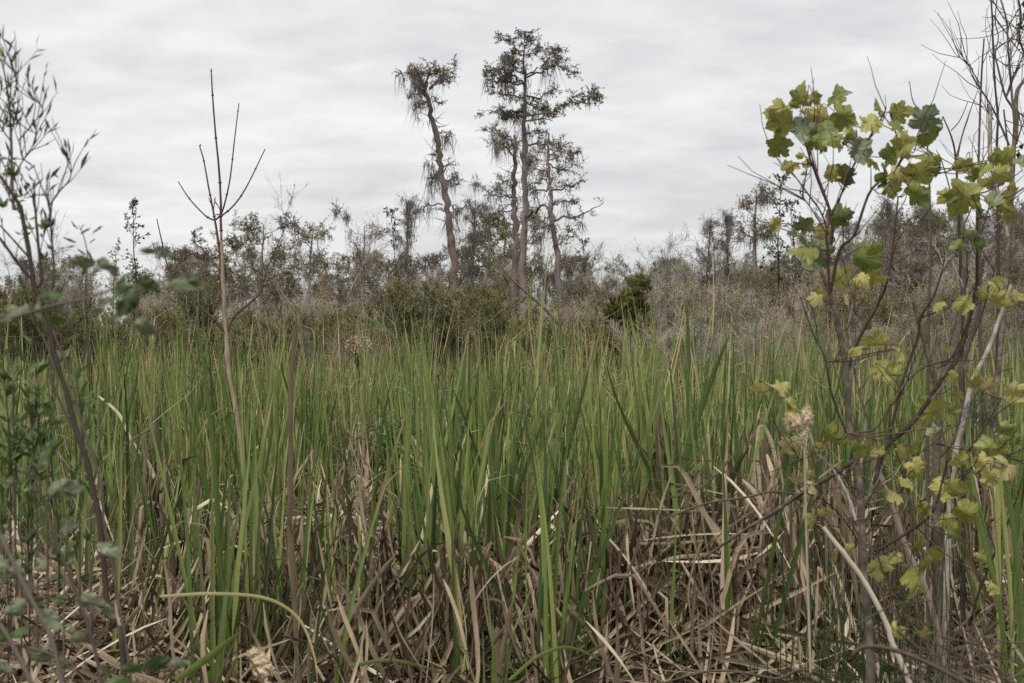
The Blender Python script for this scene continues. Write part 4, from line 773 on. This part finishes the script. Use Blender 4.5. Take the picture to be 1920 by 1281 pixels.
allL=[(*qa(a,b),s/3.202,g,c-.06 if c>.3 else c) for a,b,s,g,c in [(a,b,s*.92,g,c) for a,b,s,g,c in A+EX]]+[(*qb(a,b),s/3.202,g,c) for a,b,s,g,c in B]+[(*qc(a,b),s/3.042,g,c) for a,b,s,g,c in Cc]
BC=np.concatenate(BC)
allL.sort(key=lambda q:-q[2]); SM=MB()
for li_,(px,py,s,g,c) in enumerate(allL):
    d=MD+R.uniform(-.18,.22); size=s*1.0*d/F; fr=leaf_frame(g,R.uniform(-50,40),R.uniform(-60,60)*(1 if R.random()>.06 else 3.0) if c>.06 else 180+R.uniform(-25,25))
    pos=P(px,py,d)-fr[:,1]*size*.42-mo_; mb=MB() if li_<100 else SM
    leafmesh(mb,MAPLE,size,fr,pos,c+R.normal()*.03,(R.uniform(0,1.1),R.uniform(-.2,1.0),R.uniform(.4,2.4),R.uniform(0,6)),blotch=(.15*max(0,c-.55)+R.uniform(0,.12)),jit=.022,wid=R.uniform(.8,1.15))
    # petiole
    q=BC-pos; dist=np.linalg.norm(q,axis=1)+.6*np.maximum(q[:,2],0); kk=int(np.argmin(dist)); en=BC[kk]; ln_=np.linalg.norm(en-pos); dn=-fr[:,1]*min(.35*ln_,size*.6)
    pt=crspline([pos,pos+dn,pos*.3+en*.7+np.array([0,0,-.06*ln_])+R.normal(size=3)*.04*ln_,en],12); tubes(mb,pt[None],np.linspace(.0008,.0008+.006*min(ln_,.25),12)[None],4,.55,1)
    if li_<100: link('leaf',mb.mesh('leaf',['maple','redtwig']),maple)
tag(link('small_leaves',SM.mesh('small_leaves',['maple','redtwig']),maple),kind='stuff')

# ------------------------------------------------------------------ bare red-twigged sapling
R=np.random.default_rng(606)
SD=6.2; so=P(470,1100,SD); so[2]=0
sap=root('bare_sapling',so,'leafless sapling with dark red whip-like twigs forking above a pale tan stem','sapling')
mb=MB(); stem(mb,[(474,640+CAMZ/SD*F),(468,1000),(462,940),(455,860),(444,780),(430,700),(424,620),(419,540),(416,480),(414,425)],SD,(5.6,5.3,5,4.7,4.4,4.2,4,3.6,3.1,2.5),60,8,0,.12,.3,so); link('trunk',mb.mesh('trunk','tanstem'),sap)
for pts,r,m in [([(415,450),(414.5,430),(414,412),(414,380),(411,320),(405,260),(400,200),(397,150),(396,128)],(2.4,2.6,2.6,2.3,2,1.8,1.5,1),'redtwig'),
 ([(416,512),(409,450),(403,413),(398,385),(391,350),(382,300),(375,276),(377,270)],(3,2.6,2,1.8,1.5,1.3,.8),'redtwig'),([(403,413),(385,404),(355,372),(334,340)],(1.8,1.5,1.3,1),'redtwig'),
 ([(403,413),(415,400),(424,370),(432,330),(440,260),(448,193)],(2,1.8,1.6,1.3,1),'redtwig'),([(414,405),(430,393),(450,370),(470,335),(497,279)],(2,1.8,1.6,1.3,1),'redtwig'),
 ([(398,388),(391,370)],(1,.7),'redtwig'),([(400,395),(404,369)],(1,.7),'redtwig'),([(414,395),(404,378),(402,374)],(1,.7),'redtwig'),([(414,402),(404,402)],(1,.8),'redtwig'),
 ([(424,625),(400,598),(375,575),(340,540),(315,500),(303,450),(294,410)],(3.2,3,2.6,2,1.6,1.3,1),'darktwig'),([(426,622),(440,592),(470,566),(490,545),(500,505),(520,460),(534,428)],(3,2.6,2.4,2,1.4,1,.7),'darktwig'),
 ([(414,508),(400,490),(380,468),(360,450)],(1.6,1.4,1.2,.9),'redtwig'),([(492,540),(510,520),(530,512)],(1.2,1,.6),'darktwig'),([(412,545),(400,520),(385,505)],(1.2,1,.7),'darktwig')]:
    mb=MB(); c,rr=stem(mb,pts,SD,r,None,6,0,.03,.5,so); 
    for k in range(4,len(c)-1,6):
        t=nrm(c[k+1]-c[k]); tubes(mb,np.stack([c[k]-t*.004,c[k]-t*.0015,c[k]+t*.0015,c[k]+t*.004])[None],np.array([[.9,1.7,1.7,.9]])*rr[k],6,.5)
    link('branch',mb.mesh('branch',m),sap)

# ------------------------------------------------------------------ bare tree at the upper right, and stems round it
def multi(name,label,cat,org,d,lst,sides=6,group=None,part='branch'):
    r=root(name,org,label,cat,group)
    for i,(pts,rr,m) in enumerate(lst):
        mb=MB(); stem(mb,pts,d,rr,None,sides,0,.05,None,org); link('trunk' if i==0 else part,mb.mesh('b',m),r)
    return r
R=np.random.default_rng(707)
TD=5.6; gy=640+CAMZ/TD*F; to=P(1862,gy,TD); to[2]=0
def ext(p,r,seed):   # twig sprays added on a traced stem
    return p
bt=root('bare_tree',to,'tall bare tree of thin criss-crossing twigs at the upper right edge','tree')
BT=[([(1862,gy),(1862,900),(1868,760),(1880,600),(1892,450),(1899,300),(1906,237),(1906,175),(1920,150),(1935,120)],(8,7.5,7,6,5,4.6,4,3.6,2.6,2),'greybark'),
 ([(1850,900),(1838,640),(1836,480),(1835,306),(1840,150),(1845,72)],(3.5,3,2.8,2.2,1.8,1.4),'darktwig'),
 ([(1868,760),(1872,500),(1869,287),(1871,220),(1865,150),(1862,82),(1860,25),(1857,-20)],(3.5,3,2.4,2.2,2,1.8,1.6,1.4),'darktwig'),
 ([(1901,212),(1895,150),(1890,82),(1887,37),(1875,-5),(1868,-20)],(2.6,2.2,2,1.8,1.4,1),'darktwig'),
 ([(1899,290),(1901,212),(1885,180),(1872,130),(1866,98),(1878,84),(1908,60),(1935,-10)],(2.6,2.4,2.2,1.8,1.6,1.4,1.2,1),'darktwig'),
 ([(1892,450),(1875,380),(1858,300),(1856,237),(1856,195)],(4,4,4.2,4.2,3.8),'greybark'),
 ([(1892,272),(1872,225),(1852,187),(1835,162),(1822,140)],(2.2,2,1.8,1.6,1.4),'darktwig'),([(1840,160),(1815,122),(1790,100)],(1,.8,.5),'darktwig'),([(1825,130),(1808,110),(1802,92)],(.8,.6,.4),'darktwig'),
 ([(1887,180),(1900,140),(1912,125)],(1.6,1.3,1),'darktwig'),([(1887,182),(1896,160),(1902,135)],(1.4,1.2,.8),'darktwig'),([(1861,27),(1880,52),(1893,72),(1912,96),(1925,110)],(1.3,1.2,1,.8),'darktwig'),
 ([(1861,0),(1880,30),(1900,48),(1915,70)],(1.2,1.1,.9,.7),'darktwig'),([(1908,-10),(1914,30),(1911,70),(1920,98)],(2,2,1.8,1.6),'darktwig'),([(1921,0),(1905,25),(1888,55)],(1.2,1.1,.9),'darktwig'),([(1870,-10),(1866,40),(1872,70),(1863,105)],(1.2,1.1,1,.9),'darktwig'),
 ([(1882,205),(1886,240),(1890,275)],(1.5,1.5,1.5),'darktwig'),([(1855,105),(1875,115),(1890,125)],(.9,.8,.6),'darktwig'),([(1902,200),(1915,215),(1930,225)],(1.3,1.1,.8),'darktwig'),
 ([(1906,270),(1915,240),(1925,225)],(1.5,1.3,1),'darktwig'),([(1863,225),(1850,205),(1847,200)],(1.2,1,.8),'darktwig'),([(1890,120),(1905,95),(1910,80)],(.8,.7,.5),'darktwig')]
for i,(pts,r,m) in enumerate(BT):
    mb=MB(); c,rr=stem(mb,pts,TD,r,None,6,0,.05,None,to)
    if i: 
        s2,d2,r2,_=spawn(c[None],rr[None],5,.2,1,20,50,0,.25); tubes(mb,grow(s2,d2,R.uniform(.06,.26,len(s2)),5,.14,.08),taper(len(s2),5,np.full(len(s2),.0018),np.full(len(s2),.0007)),4)
    link('trunk' if i==0 else 'branch',mb.mesh('branch',m),bt)
mb=MB(); cc=np.array([P(1917,45,TD),P(1914,28,TD),P(1918,35,TD),P(1909,277,TD),P(1913,280,TD)])-to; cc=np.repeat(cc,5,0)+R.normal(size=(25,3))*.012
rhomb(mb,cc,R.normal(size=cc.shape),np.full(25,.03),np.full(25,.016)); link('foliage',mb.mesh('foliage','darkfol'),bt)
o2=P(1806,640+CAMZ/5.0*F,5.0); o2[2]=0
multi('bare_sapling','thin bare upright twigs between the two maple crowns','sapling',o2,5.0,[([(1806,640+CAMZ/5*F),(1806,800),(1803,560),(1798,420),(1792,300),(1785,260),(1768,218)],(4,3.6,3,2.4,2,1.6,1),'darktwig'),
 ([(1783,245),(1800,225),(1815,190)],(1,.9,.6),'darktwig'),([(1768,218),(1762,235),(1758,250)],(.9,.7,.5),'darktwig'),([(1793,295),(1805,250),(1820,205),(1833,170)],(1.4,1.2,1,.6),'darktwig'),([(1795,300),(1803,260),(1816,220)],(1,.9,.6),'darktwig'),([(1798,420),(1780,350),(1765,300),(1755,280)],(1.6,1.3,1,.6),'darktwig'),([(1800,440),(1825,380),(1840,330),(1845,245)],(1.6,1.3,1,.6),'darktwig'),([(1835,300),(1826,275),(1815,255)],(.8,.7,.4),'darktwig')])
o3=P(1730,640+CAMZ/4.6*F,4.6); o3[2]=0
multi('bare_sapling','single thin curved whip poking up behind the maple leaves','sapling',o3,4.6,[([(1740,640+CAMZ/4.6*F),(1740,700),(1745,450),(1738,260),(1727,212),(1712,190),(1705,152)],(3.4,3,2.2,1.5,1.2,1,.7),'darktwig')])
o4=P(1780,640+CAMZ/4.2*F,4.2); o4[2]=0
multi('dead_sapling','pale peeling dead sapling leaning right behind the maple','sapling',o4,4.2,[([(1770,640+CAMZ/4.2*F),(1775,1100),(1780,960),(1790,859),(1809,781),(1822,718),(1853,656),(1881,578),(1896,534)],(7,6.6,6.2,5.8,5.4,5,4.6,4,3),'whitebark'),([(1853,656),(1872,600),(1880,540)],(2,1.6,1),'darktwig'),([(1809,781),(1830,740),(1870,700),(1900,690)],(2,1.6,1.2,.8),'darktwig')],8)
o5=P(1760,640+CAMZ/4.4*F,4.4); o5[2]=0
multi('dead_sapling','dark lichen-speckled dead stem with a forked top between the maple stems','sapling',o5,4.4,[([(1762,640+CAMZ/4.4*F),(1760,1050),(1756,900),(1759,812),(1758,740),(1747,690),(1728,625),(1713,565)],(9,8.5,8,7.5,7,5.5,4.5,3.5),'greybark'),([(1758,730),(1770,690),(1780,640),(1800,560),(1806,500)],(5,4.5,4,3,2),'greybark'),([(1759,860),(1800,800),(1803,700),(1818,640),(1837,569),(1840,520)],(4,4.5,4.5,4,3.5,2),'darktwig')],8)
o6=P(1660,1281,3.9); o6[2]=.0
multi('leaning_pole','pale straight pole slanting to the bottom right in front of the maple foot','pole',P(1706,1300,3.0),3.0,[([(1720,1330),(1706,1281),(1673,1205),(1663,1172),(1630,1106),(1597,1057),(1543,988)],(6,6,5.5,5.2,5,5,4.5),'tanstem')],8)
multi('dead_cane','brown leaning stem crossing behind the lower maple leaves','cane',P(1745,1300,4.0),4.0,[([(1790,1330),(1745,1133),(1696,1018),(1673,949),(1646,880)],(6,6,5.5,5,4.5),'tanstem')],8)
multi('fallen_branch','dark fallen branch sloping down left from the maple stem','branch',P(1330,1040,3.7),3.7,[([(1320,1045),(1400,991),(1439,968),(1512,919),(1558,893),(1604,862)],(2.6,3,3.4,3.8,4,4),'greybark'),([(1240,975),(1320,945),(1400,932),(1449,921),(1498,926)],(1.5,2,2.2,2,1.5),'darktwig')],8)
multi('fallen_branch','grey bent twig lying along the bottom edge right of centre','branch',P(1250,1290,3.6),3.6,[([(1240,1281),(1330,1258),(1400,1262),(1459,1272),(1498,1256),(1538,1264),(1560,1290)],(2,2.4,2.6,2.6,2.6,2.4,2),'darktwig')],8)
# blurred twigs very near at the lower right
R=np.random.default_rng(808)
lst=[([(1600,1225),(1620,1212),(1663,1215),(1712,1231),(1762,1254),(1827,1290)],(3,4,4.5,4.5,4,4),'darktwig')]
for i in range(26):
    x0=R.uniform(1690,1930); x1=x0+R.normal()*70; y1=R.uniform(1100,1210); lst.append(([(x0,1300),((x0+x1)/2+R.normal()*12,(1300+y1)/2),(x1,y1)],(1.8,1.3,.7),'greybark'))
for i in range(10):
    x0=R.uniform(1600,1850); y0=R.uniform(1170,1281); lst.append(([(x0,y0),(x0+70,y0+R.normal()*25),(x0+150,y0+R.normal()*40)],(2,1.8,1.2),'greybark'))
tb_=root('twig_tangle',P(1760,1300,2.0),'blurred tangle of grey twigs close to the camera at the lower right corner','twigs')
mb=MB(); oo=P(1760,1300,2.0)
for pts,r,m in lst: stem(mb,pts,2.0,r,None,5,0,.04,None,oo)
link('twigs',mb.mesh('twigs','darktwig'),tb_)
R=np.random.default_rng(818)
n=130; px=R.normal(1630,95,n); d=R.uniform(3.4,4.6,n); st=np.stack([X(px,d),d,0*d],-1); dr=R.normal(size=(n,3))*.07; dr[:,2]=1
mb=MB(); tubes(mb,grow(st,dr,R.uniform(.55,1.0,n),8,.03,0),taper(n,8,np.full(n,.0028),np.full(n,.0008)),4,np.clip(R.normal(.1,.1,n),0,1))
tag(link('rushes',mb.mesh('rushes','cattail')),'thin dark green rush stems crowded round the foot of the maple','rushes',None,'stuff')
# lichen / moss wisp on the right
mb=MB(); oo=P(1842,760,3.6); c0=np.stack([P(R.uniform(1812,1870),R.uniform(735,790),3.6)-oo for _ in range(30)]); moss(mb,c0,.05,.13,6,.0011,.012,3,.7)
tag(link('spanish_moss',mb.mesh('spanish_moss','moss'),None,oo),'small grey-green wisp of hanging moss caught on twigs right of the pale sapling','moss')

# ------------------------------------------------------------------ near shrub at the left
R=np.random.default_rng(909)
LD=2.3; lo_=P(240,640+CAMZ/LD*F,LD); lo_[2]=0; fy=640+CAMZ/LD*F
sh=root('narrow_leaved_shrub',lo_,'blurred dark-stemmed shrub with small narrow leaves along the left edge','shrub')
LS=[([(262,fy),(234,1281),(215,1171),(199,1112),(188,983),(164,870),(141,800),(125,737),(103,666),(91,600),(66,541),(56,481),(41,400),(34,380),(0,330),(-30,300)],(6.5,6.2,6,5.8,5.6,5.4,5.2,5,5,5,5,4.6,4.2,3.6,3,2.4)),
 ([(250,1300),(235,1200),(211,1061),(195,983),(191,917),(172,846),(150,780),(130,700),(95,610)],(3.2,3,3,2.8,2.8,2.6,2.4,2.2,2)),
 ([(41,400),(30,388),(25,385),(21,266),(18,200),(10,146),(3,114)],(3.5,3,3,2.6,2.2,1.6,1)),([(66,541),(78,525),(72,460),(67,400),(64,360)],(3,3,2.8,2.4,1.6)),([(85,570),(101,525),(98,460),(94,400),(93,385),(76,345),(63,310)],(2.6,2.4,2,1.8,1.6,1.2,.8)),
 ([(93,385),(112,358),(130,337),(133,311),(122,292)],(1.6,1.5,1.3,1,.8)),([(56,522),(25,481),(0,447),(-20,430)],(3,2.8,2.4,2)),([(52,480),(30,455),(0,422)],(2.2,2,1.6)),([(35,263),(64,229),(80,207),(72,192),(60,188)],(1.4,1.3,1.1,.8,.6)),([(25,330),(50,290),(66,265),(66,250),(55,245)],(1.4,1.2,1,.8,.6)),
 ([(103,690),(85,640),(62,600),(50,560)],(2,1.8,1.5,1)),([(90,700),(120,770),(150,830),(165,900)],(2.4,2.2,2,1.8)),
 ([(18,200),(30,170),(28,140),(20,120)],(1.4,1.2,1,.6)),([(21,266),(0,235),(-10,200)],(1.4,1.2,.8)),([(25,385),(8,350),(-10,330)],(1.6,1.2,.8)),([(60,310),(40,290),(38,240),(28,215),(26,170)],(1.4,1.2,1,.8,.6))]
for i,(pts,r) in enumerate(LS):
    mb=MB(); c,rr=stem(mb,pts,LD,r,None,7,0,.05,None,lo_); lf=MB()
    if i in (2,3,4,5,8,9,12,13,14,15,10,6):
        s2,d2,r2,_=spawn(c[None],rr[None],9 if i!=6 else 4,.15,1,20,50,0,.3); n=len(s2); tw_=grow(s2,d2,R.uniform(.03,.09,n),5,.15,.1); tubes(mb,tw_,taper(n,5,np.full(n,.0009),np.full(n,.0004)),4)
        s3,d3,_,_=spawn(tw_,taper(n,5,np.full(n,.001),np.full(n,.001)),3,.4,1,10,60,0,.3); k=R.random(len(s3))<.5; rhomb(lf,s3[k],d3[k],R.uniform(.012,.035,k.sum()),R.uniform(.003,.007,k.sum()),np.clip(R.normal(.3,.25,k.sum()),0,1))
    o=link('stem',mb.mesh('stem','darktwig'),sh)
    if lf.n: link('foliage',lf.mesh('foliage','willow'),o)
# leafy tufts
mb=MB()
for px,py,s,n in [(12,238,22,9),(30,215,20,5),(25,332,24,9),(38,370,22,9),(30,380,18,7),(5,390,22,8),(60,432,18,5),(86,430,22,8),(96,425,20,7),(97,468,14,5),(100,520,16,7),(103,540,10,4),(5,300,15,5),(52,412,16,5),(22,330,20,5),(40,440,14,4),(83,486,16,4)]:
    b=np.tile(P(px,py,LD)-lo_,(n,1)); d=R.normal(size=(n,3)); d[:,2]=np.abs(d[:,2])+.3; rhomb(mb,b,d,R.uniform(.7,1.2,n)*s*1.2*LD/F,s*.30*LD/F,np.clip(R.normal(.5,.25,n),0,1))
for px,py,a,s in [(47,222,62,34),(85,222,-65,22),(120,292,115,18),(110,333,145,16),(75,365,0,20),(150,438,30,24),(168,455,35,14),(52,320,40,20),(47,310,-50,12)]:
    mb2=leaf_frame(a,10,40); leafmesh(mb,OVATE,s*LD/F,mb2,P(px,py,LD)-lo_,.1,(.2,.3,0,0),wid=.42)
link('foliage',mb.mesh('foliage','willow'),sh)
# sprig by the sky gap
o7=P(160,560,2.2)
mb=MB(); lf=MB(); c,rr=stem(mb,[(168,700),(162,600),(161,525),(164,478),(156,440),(147,422)],2.2,(1.8,1.6,1.4,1.2,.9,.6),None,5,0,0,None,o7)
for px,py,a,s in [(146,430,130,20),(143,455,160,26),(162,478,150,22),(165,470,-60,20),(172,438,38,28),(150,432,60,16),(160,498,-100,22),(140,460,200,14)]:
    leafmesh(lf,OVATE,s*2.2/F,leaf_frame(a,10,50),P(px,py,2.2)-o7,.1,(.2,.3,0,0),wid=.42)
r=root('leafy_sprig',o7,'blurred upright sprig with a few drooping leaves beside the left shrub','sprig'); link('stem',mb.mesh('stem','darktwig'),r); link('foliage',lf.mesh('foliage','willow'),r)
# bright leafy young shoots at the left
mb=MB(); st=MB(); o8=P(60,1000,2.4)
for bx,by,tx,ty,n in [(40,1000,25,660,24),(70,1000,45,680,22),(20,980,5,670,18),(55,1100,80,820,20),(15,1120,10,860,18),(120,1120,140,880,14),(90,900,130,600,10),(150,900,142,700,8),(170,950,185,760,9),(60,900,60,640,9),(30,860,70,730,9),(110,1000,95,760,8)]:
    c,rr=stem(st,[(bx,by+250),(bx,by),((bx+tx)/2+R.normal()*8,(by+ty)/2),(tx,ty)],2.4,(2,1.8,1.5,1),20,5,0,0,None,o8)
    idx=R.integers(7,20,n*2); b=c[idx]; d=R.normal(size=(n*2,3)); d[:,2]=np.abs(d[:,2])*.9+.5; rhomb(mb,b,d,R.uniform(.022,.045,n*2),R.uniform(.007,.013,n*2),np.clip(R.normal(.62,.2,n*2),0,1))
r=root('young_shoots',o8,'blurred bright green leafy shoots at the left edge below the bramble spray','shoots'); link('stem',st.mesh('stem','darktwig'),r); link('foliage',mb.mesh('foliage','willow'),r)
# brambles
def bramble(label,org,d,stems,leaves,dy=.05):
    r=root('bramble',org,label,'bramble','brambles close to the camera')
    for pts,rr in stems:
        mb=MB(); stem(mb,pts,d,rr,None,6,0,.04,None,org); link('stem',mb.mesh('stem','darktwig'),r)
    for px,py,a,s,c in leaves:
        mb=MB(); dd=d+R.uniform(-dy,dy); fr=leaf_frame(a,R.uniform(-40,20),R.uniform(-45,45)); sz=s*dd/F; leafmesh(mb,OVATE,sz,fr,P(px,py,dd)-fr[:,1]*sz*.45-org,c,(R.uniform(0,.9),R.uniform(.1,.9),1.5,R.uniform(0,6)),jit=.012,wid=R.uniform(.6,.95)); link('leaf',mb.mesh('leaf','bramble'),r)
def qf(x,y): return (x/3.2,400+y/3.2)
def qg(x,y): return (x/2.557,780+y/2.557)
R=np.random.default_rng(111)
bramble('blurred bramble spray reaching right across the skyline from the left edge',P(-40,615,1.35),1.35,
 [([(-60,625),(0,603),(40,590),(109,570),(156,561),(219,540),(265,534),(312,525),(345,518),(378,512)],(3.2,3,3,2.8,2.6,2.4,2.2,1.8,1.4,1)),([(219,540),(212,520),(195,503),(150,494),(120,505)],(1.6,1.4,1.2,1,.8)),([(230,540),(240,565),(222,600),(218,615)],(1.2,1.1,1,.8)),([(312,525),(335,510),(345,495),(330,480),(305,462)],(1.2,1.1,1,.9,.8)),([(240,590),(262,598),(280,612)],(1,.9,.8))],
 [(*qf(x,y),a,s,c) for x,y,a,s,c in [(110,580,200,50,.8),(60,600,195,50,.85),(220,540,110,36,.8),(320,560,-10,36,.75),(300,482,170,46,.2),(380,490,60,28,.25),(240,625,-60,28,.4),(30,640,190,30,.4),(330,640,-10,36,.35),(770,530,225,62,.15),(800,490,40,44,.75),(700,660,-90,26,.7),(870,680,-40,48,.75),(1000,235,140,36,.05),(1040,270,-30,24,.1),(1125,370,-90,16,.1),(1075,412,8,68,.6),(900,430,170,40,.7),(940,450,-20,26,.2),(620,310,-20,44,.7),(690,345,-80,30,.7),(720,420,250,46,.15),(500,300,178,50,.6),(630,525,200,34,.7),(590,582,190,28,.7),(890,225,175,30,.5),(740,450,190,38,.2),(870,415,10,40,.25),(1170,390,5,34,.2)]])
bramble('blurred bramble with pale grey-green leaves filling the lower left corner',P(20,1300,1.7),1.7,
 [([(125,1320),(98,1202),(59,1124),(23,1050),(0,1003),(-30,960)],(5,5,4.8,4.6,4.4,4)),([(200,1330),(176,1210),(145,1116),(113,1034),(78,929),(60,880)],(4,3.8,3.4,3,2.6,2)),([(-20,1200),(0,1206),(55,1214),(102,1230),(140,1260)],(3,3,2.8,2.4,2)),([(70,1310),(59,1281),(31,1222),(0,1171),(-30,1140)],(5,5,4.6,4.4,4)),([(0,990),(60,995),(120,1010),(170,960),(195,940)],(1.4,1.3,1.2,1,.8)),([(30,1130),(100,1120),(160,1130),(205,1140)],(1.8,1.6,1.4,1))],
 [(*qg(x,y),a,s,c) for x,y,a,s,c in [(60,740,170,56,.85),(20,720,200,50,.8),(140,810,-40,40,.8),(520,640,-25,58,.85),(430,885,175,60,.85),(520,930,-50,40,.8),(240,970,-50,50,.85),(180,1160,-20,60,.85),(400,1080,-40,60,.8),(350,1040,170,46,.8),(500,1230,-90,44,.85),(190,715,165,46,.85),(300,345,10,62,.75),(130,280,-40,46,.8),(200,210,70,50,.2),(240,160,50,44,.15),(410,580,-90,26,.2),(80,905,200,44,.85),(60,945,-20,40,.8),(860,1180,0,44,.8),(60,320,190,40,.7),(170,360,-90,30,.75),(330,530,20,40,.8),(30,1060,0,40,.3),(90,1040,40,36,.35),(280,880,10,38,.35),(180,890,160,34,.4),(640,1210,170,44,.25),(750,1190,0,56,.3),(560,1270,0,50,.3),(30,1220,160,46,.85),(310,1190,0,30,.3)]])

# ------------------------------------------------------------------ vine, seed fluff, dried flower head
R=np.random.default_rng(121)
VD=6.6; vo=P(745,985,VD); st=MB(); lf=MB(); cs=[]
for i in range(12):
    x0=745+R.normal()*22; c,rr=stem(st,[(x0,1010),(x0+R.normal()*18,930),(748+R.normal()*22,860),(748+R.normal()*22,785+R.uniform(-8,40))],VD,(1.2,1,.9,.6),14,4,0,.05,.4,vo); cs.append(c)
c=np.concatenate(cs); n=1300; b=c[R.integers(0,len(c),n)]+R.normal(size=(n,3))*[.035,.05,.03]; rhomb(lf,b,R.normal(size=(n,3))+[0,0,.2],R.uniform(.014,.034,n),R.uniform(.010,.02,n),np.clip(R.normal(.45,.25,n),0,1))
r=root('climbing_vine',vo,'bright green small-leaved vine climbing dead stalks left of the central clump','vine'); link('stems',st.mesh('stems','darktwig'),r); link('foliage',lf.mesh('foliage','fresh'),r)
def fluff(label,lobes,d,seed,stalk=None):
    global R; R=np.random.default_rng(seed); org=P(lobes[0][0],lobes[0][1],d); mb=MB(); r=root('seed_head',org,label,'seed head','burst cattail seed heads')
    for px,py,rx,rz_ in lobes:
        c=P(px,py,d)-org; nu,nv=26,18; u=np.linspace(0,2*PI,nu,endpoint=False); v=np.linspace(.02,PI-.02,nv); U,V=np.meshgrid(u,v)
        dirs=np.stack([np.sin(V)*np.cos(U),np.sin(V)*np.sin(U),np.cos(V)],-1)
        ph=R.uniform(0,6,6); rr=1+.16*np.sin(dirs[...,0]*5+ph[0])*np.sin(dirs[...,2]*6+ph[1])+.12*np.sin(dirs[...,1]*9+ph[2]+dirs[...,2]*7)+.08*R.normal(size=U.shape)
        p=dirs*rr[...,None]*np.array([rx,rx*.8,rz_])*d/F+c; i=np.arange(nu*nv).reshape(nv,nu); j=np.roll(i,-1,1); q=np.stack([i[:-1],j[:-1],j[1:],i[1:]],-1).reshape(-1,4)
        mb.add(p.reshape(-1,3),q,np.concatenate([np.clip(R.normal(.55,.25,(nu*nv,1)),0,1),np.zeros((nu*nv,3))],1))
        n=900; k=R.integers(0,nu*nv,n); b=p.reshape(-1,3)[k]; dr=dirs.reshape(-1,3)[k]+R.normal(size=(n,3))*.8; rhomb(mb,b-dr*.001,dr,R.uniform(.002,.0065,n)*(1+1.8*(R.random(n)<.2)),R.uniform(.0005,.0016,n),np.clip(R.normal(.7,.2,n),0,1))
    link('fluff',mb.mesh('fluff','fluff'),r)
    if stalk:
        sm=MB(); stem(sm,stalk,d,(2.5,2.2,2),12,6,0,.05,.5,org); link('stalk',sm.mesh('stalk','tanstem'),r)
fluff('burst tan cattail seed fluff hanging in front of the reeds left of the maple',[(1492,794,12,13),(1513,782,9,16),(1506,818,6,13),(1482,790,7,8)],3.0,131,[(1520,1260),(1512,1000),(1508,800)])
fluff('lump of cream cattail fluff on the ground at the bottom left',[(486,1240,16,17),(493,1256,18,14),(478,1225,10,9)],3.7,132)
R=np.random.default_rng(141)
FD=13; fo_=P(672,760,FD); sm=MB(); hd=MB(); tips=[]
for i in range(10):
    tx,ty=672+R.normal()*14,640+R.uniform(-8,16); c,_=stem(sm,[(676,760),(674,700),((674+tx)/2,672),(tx,ty)],FD,(1.4,1.2,.9,.6),12,4,0,.03,.3,fo_); tips.append(c[-1])
tips=np.array(tips); n=900; b=np.stack([P(672+24*a,645+16*bb,FD)-fo_ for a,bb in R.uniform(-1,1,(n,2)) if a*a+bb*bb<1.0]); b[:,1]+=R.normal(size=len(b))*.07
rhomb(hd,b,R.normal(size=b.shape),R.uniform(.014,.026,len(b)),R.uniform(.010,.018,len(b)))
r=root('dried_flower_head',fo_,'round dried brown flower cluster on a stalk before the evergreens left of centre','flower head'); link('stems',sm.mesh('stems','darktwig'),r); link('flowers',hd.mesh('flowers','drybrown'),r)
print('objects', len(bpy.data.objects))
